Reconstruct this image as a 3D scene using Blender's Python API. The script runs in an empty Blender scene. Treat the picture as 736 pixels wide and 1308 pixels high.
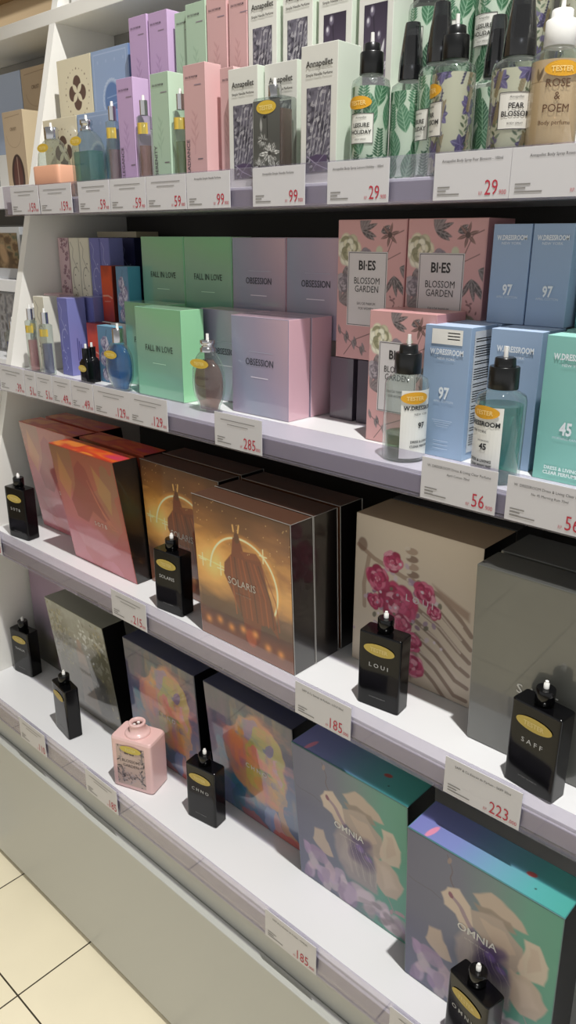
import bpy, bmesh, math, random
import numpy as np
from mathutils import Matrix, Vector

C = bpy.context.scene.collection
S = bpy.context.scene
R = math.radians

# ------------------------------------------------------------------ camera
cam_d = bpy.data.cameras.new('camera')
cam = bpy.data.objects.new('camera', cam_d)
C.objects.link(cam)
yaw, pitch, roll = R(-42.639), R(19.576), R(0.2)
fwd0 = Vector((math.sin(yaw), math.cos(yaw), 0)); rt0 = Vector((math.cos(yaw), -math.sin(yaw), 0)); up0 = Vector((0, 0, 1))
fw = fwd0*math.cos(pitch) - up0*math.sin(pitch); up1 = fwd0*math.sin(pitch) + up0*math.cos(pitch)
rt = rt0*math.cos(roll) + up1*math.sin(roll); up = up1*math.cos(roll) - rt0*math.sin(roll)
m = Matrix.Identity(4)
for i in range(3):
    m[i][0] = rt[i]; m[i][1] = up[i]; m[i][2] = -fw[i]
m[2][3] = 1.414
cam.matrix_world = m
cam_d.sensor_fit = 'VERTICAL'; cam_d.sensor_height = 36.0; cam_d.lens = 983.5/1308*36.0
cam_d.clip_start = 0.02
S.camera = cam
S.view_settings.view_transform = 'Standard'
S.view_settings.look = 'None'
S.view_settings.gamma = 1.0
S.view_settings.use_curve_mapping = False
S.view_settings.exposure = 0.0
S.cycles.transparent_max_bounces = 24

# ------------------------------------------------------------------ light
w = bpy.data.worlds.new('store_ambience'); S.world = w; w.use_nodes = True
wt = w.node_tree; bg = wt.nodes['Background']; bg.inputs[1].default_value = 1.0
tcw = wt.nodes.new('ShaderNodeTexCoord'); sx = wt.nodes.new('ShaderNodeSeparateXYZ'); mr = wt.nodes.new('ShaderNodeMapRange'); crw = wt.nodes.new('ShaderNodeValToRGB')
mr.inputs[1].default_value = -1.0; mr.inputs[2].default_value = 1.0
wt.links.new(tcw.outputs['Generated'], sx.inputs[0]); wt.links.new(sx.outputs[2], mr.inputs[0]); wt.links.new(mr.outputs[0], crw.inputs[0]); wt.links.new(crw.outputs[0], bg.inputs[0])
for k_, (p_, v_) in enumerate([(0.0, 0.50), (0.56, 0.70), (0.70, 0.29), (1.0, 0.24)]):   # bright aisles at eye level, darker ceiling
    el = crw.color_ramp.elements[k_] if k_ < 2 else crw.color_ramp.elements.new(p_)
    el.position = p_; el.color = (v_, v_*0.99, v_*0.97, 1)

def spot(name, loc, target, power, col=(1, 0.985, 0.95), size=0.025, angle=70, blend=0.5):
    d = bpy.data.lights.new(name, 'SPOT'); d.energy = power; d.color = col; d.shadow_soft_size = size
    d.spot_size = R(angle); d.spot_blend = blend
    o = bpy.data.objects.new(name, d); C.objects.link(o); o.location = loc
    o.rotation_euler = (Vector(target) - Vector(loc)).to_track_quat('-Z', 'Y').to_euler()
    return o
spot('track_spotlight', (0.0, 0.385, 3.6), (-0.75, 0.72, 0.8), 325, angle=66, blend=0.4)
spot('back_wall_fill', (-3.0, 0.6, 2.9), (-3.0, 1.6, 2.1), 40, size=0.1, angle=90, blend=0.8)  # added fill out of view, brightens the back wall
spot('aisle_floor_fill', (-0.9, -0.75, 3.5), (-0.9, -0.75, 0.0), 210, size=0.1, angle=52, blend=0.6)  # added fill out of view, floor bounce lifts the box fronts
def area(name, loc, target, power, sx, sy, col):
    d = bpy.data.lights.new(name, 'AREA'); d.energy = power; d.color = col; d.shape = 'RECTANGLE'; d.size = sx; d.size_y = sy
    o = bpy.data.objects.new(name, d); C.objects.link(o); o.location = loc
    o.rotation_euler = (Vector(target) - Vector(loc)).to_track_quat('-Z', 'Y').to_euler()

# ------------------------------------------------------------------ materials
def lin(c):
    if isinstance(c, str):
        c = [int(c[i:i+2], 16)/255 for i in (0, 2, 4)]
    c = np.asarray(c, float)
    return np.where(c <= 0.04045, c/12.92, ((c+0.055)/1.055)**2.4)
def mat(name, col, rough=0.5, metal=0.0, coat=0.0, spec=0.5, attr=False, coatr=0.04, bump=None):
    M = bpy.data.materials.new(name); M.use_nodes = True
    nt = M.node_tree; b = nt.nodes['Principled BSDF']
    b.inputs['Base Color'].default_value = (*lin(col), 1)
    b.inputs['Roughness'].default_value = rough; b.inputs['Metallic'].default_value = metal
    b.inputs['Coat Weight'].default_value = coat; b.inputs['Coat Roughness'].default_value = coatr
    b.inputs['Specular IOR Level'].default_value = spec
    if attr:
        a = nt.nodes.new('ShaderNodeVertexColor'); a.layer_name = 'Col'
        nt.links.new(a.outputs[0], b.inputs['Base Color'])
    if bump:
        n = nt.nodes.new('ShaderNodeTexNoise'); n.inputs['Scale'].default_value = bump[0]
        tc = nt.nodes.new('ShaderNodeTexCoord'); nt.links.new(tc.outputs['Object'], n.inputs['Vector'])
        bp = nt.nodes.new('ShaderNodeBump'); bp.inputs['Strength'].default_value = bump[1]; bp.inputs['Distance'].default_value = 0.002
        nt.links.new(n.outputs[0], bp.inputs['Height']); nt.links.new(bp.outputs[0], b.inputs['Normal'])
    return M
def clear(name, tint, gloss=0.06, diff=0.0, dcol='ffffff', rough=0.03):
    M = bpy.data.materials.new(name); M.use_nodes = True; nt = M.node_tree; N = nt.nodes; L = nt.links
    N.remove(N['Principled BSDF']); out = N['Material Output']
    t = N.new('ShaderNodeBsdfTransparent'); t.inputs[0].default_value = (*lin(tint), 1)
    cur = t.outputs[0]
    if diff:
        d = N.new('ShaderNodeBsdfDiffuse'); d.inputs[0].default_value = (*lin(dcol), 1)
        tr = N.new('ShaderNodeBsdfTranslucent'); tr.inputs[0].default_value = (*lin(dcol), 1)
        ma = N.new('ShaderNodeMixShader'); ma.inputs[0].default_value = 0.4; L.new(d.outputs[0], ma.inputs[1]); L.new(tr.outputs[0], ma.inputs[2])
        mx = N.new('ShaderNodeMixShader'); mx.inputs[0].default_value = diff; L.new(cur, mx.inputs[1]); L.new(ma.outputs[0], mx.inputs[2]); cur = mx.outputs[0]
    lw = N.new('ShaderNodeLayerWeight'); lw.inputs[0].default_value = 0.5
    pw = N.new('ShaderNodeMath'); pw.operation = 'POWER'; pw.inputs[1].default_value = 2.6; L.new(lw.outputs['Facing'], pw.inputs[0])
    f = N.new('ShaderNodeMath'); f.operation = 'MULTIPLY'; f.inputs[1].default_value = 0.75; L.new(pw.outputs[0], f.inputs[0])
    ad = N.new('ShaderNodeMath'); ad.operation = 'ADD'; ad.use_clamp = True; ad.inputs[1].default_value = gloss; L.new(f.outputs[0], ad.inputs[0])
    g = N.new('ShaderNodeBsdfGlossy'); g.inputs['Roughness'].default_value = rough
    mx = N.new('ShaderNodeMixShader'); L.new(ad.outputs[0], mx.inputs[0]); L.new(cur, mx.inputs[1]); L.new(g.outputs[0], mx.inputs[2])
    L.new(mx.outputs[0], out.inputs[0])
    return M
M = {}
M['white'] = mat('white_laminate', 'eceae4', 0.35, bump=(60, 0.03))
M['shelf'] = mat('white_shelf_board', 'e9e9ea', 0.28)
M['edge'] = mat('grey_shelf_edge', 'bebcc2', 0.35, coat=0.3)
M['dark'] = mat('dark_back_panel', '383633', 0.6); M['greyback'] = mat('grey_back_panel', '8d8b86', 0.6)
M['cab'] = mat('grey_cabinet_laminate', 'bcbdb7', 0.32)
M['kick'] = mat('dark_toe_kick', '4d4838', 0.7)
M['card'] = mat('tag_card', 'd2d0d2', 0.42, coat=0.15)
M['ink'] = mat('printed_ink', 'ffffff', 0.45, attr=True)
M['print'] = mat('printed_carton', 'ffffff', 0.4, attr=True, coat=0.25, coatr=0.12)
M['film'] = mat('film_wrapped_carton', 'ffffff', 0.3, attr=True, coat=1.0, coatr=0.03, spec=0.6)
M['matte'] = mat('matte_carton', 'ffffff', 0.5, attr=True)
M['black'] = mat('black_lacquered_glass', '08080a', 0.16, coat=0.15, spec=0.3)
M['blackp'] = mat('black_plastic', '111213', 0.28)
M['pump'] = mat('white_plastic', 'f1f0ec', 0.35)
M['chrome'] = mat('polished_silver', 'd2d2d4', 0.14, metal=1.0)
M['pinkg'] = mat('pink_lacquered_glass', 'ebc4c0', 0.3, coat=0.35)
M['hole'] = mat('dark_neck_hole', '4a2a22', 0.5)
M['glass'] = clear('clear_glass', 'eef4f1', 0.045, 0.05, 'dfe8e4')
M['capc'] = clear('smoky_clear_cap', '85878b', 0.10, 0.10, '66686c')
M['acryl'] = clear('clear_acrylic_lip', 'f1eff6', 0.03, 0.11, 'd6d2de')
M['wrap'] = clear('clear_film', 'f4f4f4', 0.10, 0.03)
def liquid(name, tint, dcol, diff=0.35): return clear(name, tint, 0.01, diff, dcol, 0.1)

# ------------------------------------------------------------------ mesh builder
class MB:
    def __init__(s): s.v = []; s.f = []; s.c = []; s.mi = []; s.n = 0; s.sm = []
    def add(s, V, F, col='ffffff', mi=0, smooth=False):
        V = np.asarray(V, float).reshape(-1, 3); s.v.append(V)
        cl = tuple(lin(col))
        for f in F:
            s.f.append([i+s.n for i in f]); s.c.append(cl); s.mi.append(mi); s.sm.append(smooth)
        s.n += len(V)
    def quad(s, a, b, c, d, col='ffffff', mi=0): s.add([a, b, c, d], [(0, 1, 2, 3)], col, mi)
    def box(s, x0, x1, y0, y1, z0, z1, col='ffffff', mi=0, bev=0.0, fn=None, cols=None):
        bm = bmesh.new(); bmesh.ops.create_cube(bm, size=1)
        for v in bm.verts:
            v.co = ((x0+x1)/2+v.co.x*(x1-x0), (y0+y1)/2+v.co.y*(y1-y0), (z0+z1)/2+v.co.z*(z1-z0))
        if bev: bmesh.ops.bevel(bm, geom=list(bm.edges), offset=bev, segments=2, profile=0.5, affect='EDGES')
        bm.verts.index_update(); bm.normal_update()
        V = np.array([v.co[:] for v in bm.verts])
        if fn: V = fn(V)
        if cols:   # side colours by dominant axis: dict front,side,top
            for f in bm.faces:
                nn = f.normal; k = 'top' if abs(nn.z) > .7 else ('side' if abs(nn.x) > .7 else 'front')
                s.f.append([v.index+s.n for v in f.verts]); s.c.append(tuple(lin(cols[k]))); s.mi.append(mi); s.sm.append(False)
            s.v.append(V); s.n += len(V)
        else:
            s.add(V, [[v.index for v in f.verts] for f in bm.faces], col, mi)
        bm.free()
    def loft(s, rings, col='ffffff', mi=0, seg=36, rot=0.0, loc=(0, 0, 0), cap0=True, cap1=True, smooth=True):
        # rings: (z, a, b, n) superellipse half widths and exponent
        V = []; F = []
        t = np.linspace(0, 2*math.pi, seg, endpoint=False) + math.pi/seg
        ct, st = np.cos(t), np.sin(t)
        for (z, a, b, n) in rings:
            x = a*np.sign(ct)*np.abs(ct)**(2/n); y = b*np.sign(st)*np.abs(st)**(2/n)
            V.append(np.stack([x*math.cos(rot)-y*math.sin(rot)+loc[0], x*math.sin(rot)+y*math.cos(rot)+loc[1], np.full(seg, z+loc[2])], -1))
        k = len(rings)
        for i in range(k-1):
            for j in range(seg):
                j2 = (j+1) % seg
                F.append((i*seg+j, i*seg+j2, (i+1)*seg+j2, (i+1)*seg+j))
        s.add(np.concatenate(V), F, col, mi, smooth)
        if cap0: s.add(V[0][::-1], [tuple(range(seg))], col, mi)
        if cap1: s.add(V[-1], [tuple(range(seg))], col, mi)
    def tube(s, pts, r, col='ffffff', mi=0, seg=8):
        for a, b in zip(pts[:-1], pts[1:]):
            a = Vector(a); b = Vector(b); d = (b-a).normalized()
            u = d.orthogonal().normalized(); v = d.cross(u); V = []
            for p in (a, b):
                for j in range(seg):
                    an = 2*math.pi*j/seg; V.append(tuple(p+u*math.cos(an)*r+v*math.sin(an)*r))
            F = [(j, (j+1) % seg, seg+(j+1) % seg, seg+j) for j in range(seg)] + [tuple(range(seg))[::-1], tuple(range(seg, 2*seg))]
            s.add(V, F, col, mi)
    def text(s, st, fn, u, v, size, col='222222', align='CENTER', xs=1.0, rot=0.0, bold=0.0):
        P, T = text_geo(st, bold)
        if len(P) == 0: return
        x0, x1 = P[:, 0].min(), P[:, 0].max()
        Q = P.copy()
        Q[:, 0] -= {'CENTER': (x0+x1)/2, 'LEFT': x0, 'RIGHT': x1}[align]
        Q[:, 0] *= size*xs; Q[:, 1] *= size
        if rot: Q = np.stack([Q[:, 0]*math.cos(rot)-Q[:, 1]*math.sin(rot), Q[:, 0]*math.sin(rot)+Q[:, 1]*math.cos(rot)], -1)
        s.add(fn(Q[:, 0]+u, Q[:, 1]+v), T, col)
    def ell(s, fn, u, v, ru, rv, col, n=32, rot=0.0, rings=1):
        a = np.linspace(0, 2*math.pi, n, endpoint=False); V = [(np.zeros(1), np.zeros(1))]
        V = [np.stack([[0.0], [0.0]], -1)]
        for k in range(1, rings+1): V.append(np.stack([ru*k/rings*np.cos(a), rv*k/rings*np.sin(a)], -1))
        Q = np.concatenate(V)
        Q = np.stack([Q[:, 0]*math.cos(rot)-Q[:, 1]*math.sin(rot)+u, Q[:, 0]*math.sin(rot)+Q[:, 1]*math.cos(rot)+v], -1)
        F = [(0, 1+j, 1+(j+1) % n) for j in range(n)]
        for k in range(1, rings):
            o = 1+(k-1)*n
            F += [(o+j, o+n+j, o+n+(j+1) % n, o+(j+1) % n) for j in range(n)]
        s.add(fn(Q[:, 0], Q[:, 1]), F, col)
    def rect(s, fn, u0, u1, v0, v1, col, nu=1):
        us = np.linspace(u0, u1, nu+1)
        Q = np.array([(u, v) for v in (v0, v1) for u in us])
        s.add(fn(Q[:, 0], Q[:, 1]), [(i, i+1, nu+2+i, nu+1+i) for i in range(nu)], col)
    def build(s, name, mats, parent=None, loc=None):
        me = bpy.data.meshes.new(name)
        V = np.concatenate(s.v) if s.v else np.zeros((0, 3))
        if parent is not None: V = V - wloc(parent)
        elif loc is not None: V = V - np.array(loc)
        me.from_pydata(V.tolist(), [], s.f)
        if not isinstance(mats, (list, tuple)): mats = [mats]
        for q in mats: me.materials.append(q)
        me.polygons.foreach_set('material_index', s.mi); me.polygons.foreach_set('use_smooth', s.sm)
        at = me.color_attributes.new('Col', 'FLOAT_COLOR', 'CORNER')
        cnt = [len(f) for f in s.f]
        cc = np.repeat(np.c_[np.array(s.c, float), np.ones(len(s.c))], cnt, axis=0).astype(np.float32)
        at.data.foreach_set('color', cc.ravel())
        me.update()
        o = bpy.data.objects.new(name, me); C.objects.link(o)
        if parent is not None: o.parent = parent
        elif loc is not None: o.location = loc
        return o
def wloc(o):
    t = np.zeros(3)
    while o is not None: t = t + np.array(o.location); o = o.parent
    return t
_tg = {}
def text_geo(st, bold=0.0):
    k = (st, bold)
    if k not in _tg:
        cu = bpy.data.curves.new('t', 'FONT'); cu.body = st; cu.size = 1.0; cu.resolution_u = 2; cu.offset = bold
        ob = bpy.data.objects.new('t', cu); C.objects.link(ob)
        dg = bpy.context.evaluated_depsgraph_get(); ev = ob.evaluated_get(dg); me = ev.to_mesh()
        P = np.array([v.co[:2] for v in me.vertices]).reshape(-1, 2); T = [tuple(p.vertices) for p in me.polygons]
        ev.to_mesh_clear(); bpy.data.objects.remove(ob); bpy.data.curves.remove(cu)
        _tg[k] = (P, T)
    return _tg[k]
def frame(O, U, V, N, off):
    O = np.array(O, float)+np.array(N, float)*off; U = np.array(U, float); V = np.array(V, float)
    return lambda u, v: O + np.outer(np.asarray(u, float), U) + np.outer(np.asarray(v, float), V)
def cyl(x, y, z, r, phi):   # u = arc length measured from azimuth phi, v = height
    return lambda u, v: np.stack([x+r*np.cos(phi+np.asarray(u)/r), y+r*np.sin(phi+np.asarray(u)/r), z+np.asarray(v)+0*np.asarray(u)], -1)
def thing(name, label, cat, loc, group=None):
    o = bpy.data.objects.new(name, None); C.objects.link(o); o.location = loc; o.empty_display_size = 0.02
    o['label'] = label; o['category'] = cat
    if group: o['group'] = group
    return o
def struct(o): o['kind'] = 'structure'; return o

# ------------------------------------------------------------------ painted artwork (numpy canvas -> colour attribute on a fine grid)
class Cv:
    def __init__(s, A, n=190, bg='ffffff'):
        s.A = A; s.h = n; s.w = max(8, int(n*A)); s.X, s.Y = np.meshgrid(np.linspace(0, A, s.w), np.linspace(0, 1, s.h))
        s.im = np.zeros((s.h, s.w, 3)) + lin(bg); s.px = 1.0/n
    def put(s, m, col, al=1.0):
        c = lin(col) if isinstance(col, str) or len(np.shape(col)) == 1 else col
        m = np.clip(m, 0, 1)[..., None]*al; s.im = s.im*(1-m)+c*m
    def ell(s, x, y, rx, ry, rot, col, al=1.0, soft=0.12):
        dx, dy = s.X-x, s.Y-y; c, q = math.cos(rot), math.sin(rot)
        d = np.sqrt(((dx*c+dy*q)/rx)**2+((-dx*q+dy*c)/ry)**2)
        s.put((1-d)/max(soft, s.px/min(rx, ry))+0.5, col, al)
    def poly(s, pts, col, al=1.0, soft=None):
        P = np.array(pts, float); ins = np.zeros(s.X.shape, bool); D = np.full(s.X.shape, 9.0)
        for i in range(len(P)):
            a, b = P[i], P[(i+1) % len(P)]
            cond = ((a[1] > s.Y) != (b[1] > s.Y))
            with np.errstate(divide='ignore', invalid='ignore'):
                xi = (b[0]-a[0])*(s.Y-a[1])/(b[1]-a[1]+1e-12)+a[0]
            ins ^= cond & (s.X < xi); D = np.minimum(D, s.seg(a, b))
        so = soft or s.px
        s.put(np.where(ins, D, -D)/so+0.5, col, al)
    def seg(s, a, b):
        d = np.array(b, float)-a; L = max(d@d, 1e-12)
        t = np.clip(((s.X-a[0])*d[0]+(s.Y-a[1])*d[1])/L, 0, 1)
        return np.hypot(s.X-a[0]-t*d[0], s.Y-a[1]-t*d[1])
    def line(s, pts, wd, col, al=1.0):
        D = np.full(s.X.shape, 9.0)
        for a, b in zip(pts[:-1], pts[1:]): D = np.minimum(D, s.seg(np.array(a, float), np.array(b, float)))
        s.put((wd/2-D)/s.px+0.5, col, al)
    def ring(s, x, y, r, wd, col, al=1.0, a0=-math.pi, a1=math.pi, soft=1.0):
        d = np.abs(np.hypot(s.X-x, s.Y-y)-r); an = np.arctan2(s.Y-y, s.X-x)
        s.put(((wd/2-d)/(s.px*soft)+0.5)*((an > a0) & (an < a1)), col, al)
    def glow(s, x, y, r, col, al=1.0): s.put(np.exp(-((s.X-x)**2+(s.Y-y)**2)/(r*r)), col, al)
    def noise(s, sc, seed=0, oct=4, ax=1.0, ay=1.0):
        out = np.zeros(s.X.shape); amp = 1.0; tot = 0.0; rg = np.random.RandomState(seed)
        for o in range(oct):
            G = rg.rand(64, 64); x = (s.X*ax*sc*2**o) % 63; y = (s.Y*ay*sc*2**o) % 63
            xi, yi = x.astype(int), y.astype(int); fx, fy = x-xi, y-yi
            fx = fx*fx*(3-2*fx); fy = fy*fy*(3-2*fy)
            out += amp*((G[yi, xi]*(1-fx)+G[yi, xi+1]*fx)*(1-fy)+(G[yi+1, xi]*(1-fx)+G[yi+1, xi+1]*fx)*fy)
            tot += amp; amp *= 0.5
        return out/tot
    def ramp(s, t, stops):
        xs = [a for a, _ in stops]; cs = np.array([lin(b) for _, b in stops])
        t = np.clip(t, 0, 1); return np.stack([np.interp(t, xs, cs[:, k]) for k in range(3)], -1)
    def leaf(s, x, y, L, W, ang, col, vein=None, nv=0, al=1.0):
        c, q = math.cos(ang), math.sin(ang); dx, dy = s.X-x, s.Y-y
        t = (dx*c+dy*q)/L; d = -dx*q+dy*c
        wd = W*np.sin(np.pi*np.clip(t, 0, 1))**0.8*(1-0.25*np.clip(t, 0, 1))
        mk = np.clip((wd-np.abs(d))/s.px+0.5, 0, 1)*((t > 0) & (t < 1)); s.put(mk, col, al)
        if vein is not None:
            s.put(mk*np.clip((s.px*0.8-np.abs(d))/s.px+0.5, 0, 1), vein, al)
            if nv: s.put(mk*(np.cos((t-np.abs(d)/L*1.2)*nv*2*math.pi) > 0.72), vein, 0.75*al)
    def warp(s, amt, sc, seed):
        s.X0, s.Y0 = s.X, s.Y; dx, dy = s.noise(sc, seed, 3)-.5, s.noise(sc, seed+1, 3)-.5; s.X = s.X+amt*dx; s.Y = s.Y+amt*dy
    def unwarp(s): s.X, s.Y = s.X0, s.Y0
    def peony(s, x, y, r, cols, seed=0):
        rg = random.Random(seed); D = [tuple(np.array(lin(q))*.55) for q in cols]
        for k in range(5):
            rr = r*(1-.19*k); n = 8-k
            for j in range(n):
                a = 2*math.pi*(j+.6*rg.random())/n+k; d = rr*(.56+.12*rg.random()); q = rg.randrange(len(cols))
                px, py = x+d*math.cos(a), y+d*math.sin(a); wx, wy = rr*(.34+.1*rg.random()), rr*(.40+.1*rg.random())
                c0 = np.zeros(s.im.shape)+D[q]; s.elc(px, py, wx, wy, a, c0, .95, .2)
                s.ell(px+.06*rr*math.cos(a), py+.06*rr*math.sin(a), wx*.84, wy*.86, a, cols[q], .95, .45)
        s.ell(x, y, r*.14, r*.14, 0, cols[0], .8, .5)
    def elc(s, x, y, rx, ry, rot, carr, al, soft):
        dx, dy = s.X-x, s.Y-y; c, q = math.cos(rot), math.sin(rot)
        s.put((1-np.sqrt(((dx*c+dy*q)/rx)**2+((-dx*q+dy*c)/ry)**2))/max(soft, s.px/min(rx, ry))+.5, carr, al)
_grid = {}
def canvas_grid(cv, fn, name, material, parent, W, H, closed=False):
    """lay the canvas on a surface: fn(u,v) metres -> point"""
    u, v = np.meshgrid(np.linspace(0, W, cv.w), np.linspace(0, H, cv.h))
    V = fn(u.ravel(), v.ravel()) - wloc(parent)
    me = bpy.data.meshes.new(name)
    idx = np.arange(cv.w*cv.h).reshape(cv.h, cv.w)
    F = np.stack([idx[:-1, :-1], idx[:-1, 1:], idx[1:, 1:], idx[1:, :-1]], -1).reshape(-1, 4)
    me.vertices.add(len(V)); me.vertices.foreach_set('co', V.astype(np.float32).ravel())
    me.loops.add(F.size); me.loops.foreach_set('vertex_index', F.ravel().astype(np.int32))
    me.polygons.add(len(F)); me.polygons.foreach_set('loop_start', np.arange(0, F.size, 4, dtype=np.int32))
    me.update(calc_edges=True); me.validate()
    at = me.color_attributes.new('Col', 'FLOAT_COLOR', 'POINT')
    at.data.foreach_set('color', np.c_[cv.im.reshape(-1, 3), np.ones(len(V))].astype(np.float32).ravel())
    me.polygons.foreach_set('use_smooth', [closed]*len(F))
    me.materials.append(material)
    o = bpy.data.objects.new(name, me); C.objects.link(o); o.parent = parent
    return o

# ------------------------------------------------------------------ the place: floor, walls
ZS = [1.457, 1.118, 0.776, 0.4246]      # underside of each shelf
YS = [0.848, 0.764, 0.7008, 0.6262]     # face of its acrylic lip
TH = 0.028; LIPH = 0.052
TOP = [z+TH for z in ZS]
XL, XR, PT = -1.568, 0.32, 0.022        # bay between the left and right side panels
YB = 1.147                              # back panel
def pf(z): return 0.828+0.27*(z-1.181)  # slanted front edge of the side panels

def floor_mat():
    Mx = mat('cream_floor_tiles', 'e6dcc0', 0.3); nt = Mx.node_tree; b = nt.nodes['Principled BSDF']
    g = nt.nodes.new('ShaderNodeNewGeometry'); mp = nt.nodes.new('ShaderNodeMapping'); mp.vector_type = 'POINT'
    mp.inputs['Location'].default_value = (1.1458, -0.4597, 0)
    br = nt.nodes.new('ShaderNodeTexBrick'); br.offset = 0.0
    br.inputs['Scale'].default_value = 1.0; br.inputs['Brick Width'].default_value = 0.2749; br.inputs['Row Height'].default_value = 0.2749
    br.inputs['Mortar Size'].default_value = 0.0017; br.inputs['Mortar Smooth'].default_value = 0.1
    br.inputs['Color1'].default_value = (*lin('e6dcc1'), 1); br.inputs['Color2'].default_value = (*lin('e2d8bb'), 1); br.inputs['Mortar'].default_value = (*lin('3a3326'), 1)
    n = nt.nodes.new('ShaderNodeTexNoise'); n.inputs['Scale'].default_value = 7; n.inputs['Detail'].default_value = 6
    rp = nt.nodes.new('ShaderNodeMapRange'); rp.inputs[3].default_value = 0.93; rp.inputs[4].default_value = 1.05
    mx = nt.nodes.new('ShaderNodeMix'); mx.data_type = 'RGBA'; mx.blend_type = 'MULTIPLY'; mx.inputs[0].default_value = 1
    L = nt.links.new
    L(g.outputs['Position'], mp.inputs[0]); L(mp.outputs[0], br.inputs[0]); L(g.outputs['Position'], n.inputs[0]); L(n.outputs[0], rp.inputs[0])
    L(br.outputs[0], mx.inputs[6]); L(rp.outputs[0], mx.inputs[7]); L(mx.outputs[2], b.inputs['Base Color'])
    return Mx
b = MB(); b.box(-4.2, 1.6, -3.2, 1.6, -0.05, 0.0); struct(b.build('floor', floor_mat()))
def wall_mat():
    Mx = mat('beige_wall', 'a58d6c', 0.7); nt = Mx.node_tree; bs = nt.nodes['Principled BSDF']
    n = nt.nodes.new('ShaderNodeTexNoise'); n.inputs['Scale'].default_value = 2.5; n.inputs['Detail'].default_value = 3
    cr = nt.nodes.new('ShaderNodeValToRGB'); cr.color_ramp.elements[0].color = (*lin('b59b76'), 1); cr.color_ramp.elements[1].color = (*lin('dcc6a2'), 1)
    nt.links.new(n.outputs[0], cr.inputs[0]); nt.links.new(cr.outputs[0], bs.inputs['Base Color']); return Mx
WM = wall_mat()
b = MB(); b.box(-4.25, -4.15, -3.2, 3.2, 0.0, 3.3); struct(b.build('wall_left', WM))
b = MB(); b.box(-4.2, 1.6, 1.6, 1.7, 0.0, 3.3); struct(b.build('wall_back', WM))
tm = mat('pale_brown_moulding', 'a68c69', 0.6)
b = MB(); b.box(-4.15, 1.6, 1.57, 1.5995, 2.06, 2.085); struct(b.build('trim_1', tm))
b = MB(); b.box(-4.15, 1.6, 1.55, 1.5995, 2.17, 2.20); struct(b.build('trim_2', tm))

# ------------------------------------------------------------------ shelving unit
unit = thing('shelving_unit', 'long white display shelving bay with slanted side panel and acrylic label strips', 'shelving', (-0.6, 0.9, 0.0))
def panel_mesh(x0, x1, zt=1.92):
    b = MB(); zz = [0.0, zt]
    V = []
    for x in (x0, x1): V += [(x, pf(0.0)+0.02, 0.0), (x, YB+.02, 0.0), (x, YB+.02, zt), (x, pf(zt), zt), (x, pf(.4), .4)]
    b.add(V, [(4, 3, 2, 1, 0), (5, 6, 7, 8, 9), (0, 1, 6, 5), (1, 2, 7, 6), (2, 3, 8, 7), (3, 4, 9, 8), (4, 0, 5, 9)])
    return b
panel_mesh(XL-PT, XL).build('side_panel', M['white'], unit)
panel_mesh(XR, XR+PT).build('side_panel', M['white'], unit)
b = MB(); b.box(XL, XR, YB, YB+0.02, 0.02, 1.823); b.build('back_panel', M['dark'], unit)
b = MB(); b.box(XL+.0006, XR-.0006, YB-.003, YB-.0002, TOP[0]+.001, 1.8225); b.build('upper_back_panel', M['greyback'], unit)
for i in range(4):
    z = ZS[i]; y = YS[i]
    b = MB(); b.box(XL+.0006, XR-.0006, y+0.013, YB-.0006, z+.002, z+TH, bev=0.0008)
    sb = b.build('shelf_board', M['shelf'], unit)
    b = MB(); b.box(XL-0.006, XR-.0006, y+0.0075, y+0.0125, z+.001, z+TH*0.86, bev=0.001)
    b.build('front_edge', M['edge'], sb)
    b = MB(); b.box(XL-0.008, XR-.0006, y+0.003, y+0.0055, z-.001, z+LIPH+.001, bev=0.0006)
    b.box(XL-0.008, XR-.0006, y+0.0015, y+0.0075, z-.003, z+.0, bev=0.0006)
    b.build('acrylic_lip', M['acryl'], sb)
b = MB(); b.box(XL-1.2, XR+.02, pf(1.823), YB+.02, 1.823, 1.848, bev=0.0008); b.build('top_board', M['white'], unit)
b = MB(); b.box(XL+.0006, XR-.0006, 0.622, 0.640, 0.014, 0.362, bev=0.002); b.build('cabinet_front', M['cab'], unit)
b = MB(); b.box(XL+.0006, XR-.0006, 0.6405, 0.66, 0.014, 0.4255); b.build('cabinet_fascia', M['cab'], unit)
b = MB(); b.box(XL+.0006, XR-.0006, 0.645, 0.67, 0.0, 0.0139); b.build('toe_kick', M['kick'], unit)
# hidden steps that carry the back rows
RN = [2]
def riser(x0, x1, y0, y1, z, h):
    b = MB(); b.box(x0, x1, y0, y1, z+.0004, z+h, bev=0.001); RN[0] += 1; struct(b.build('trim_%d' % RN[0], M['white']))
riser(-1.56, -0.436, 0.9495, 1.05, TOP[0], 0.110)
riser(-1.335, -0.80, 0.955, 1.06, TOP[1], 0.1145)

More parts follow.
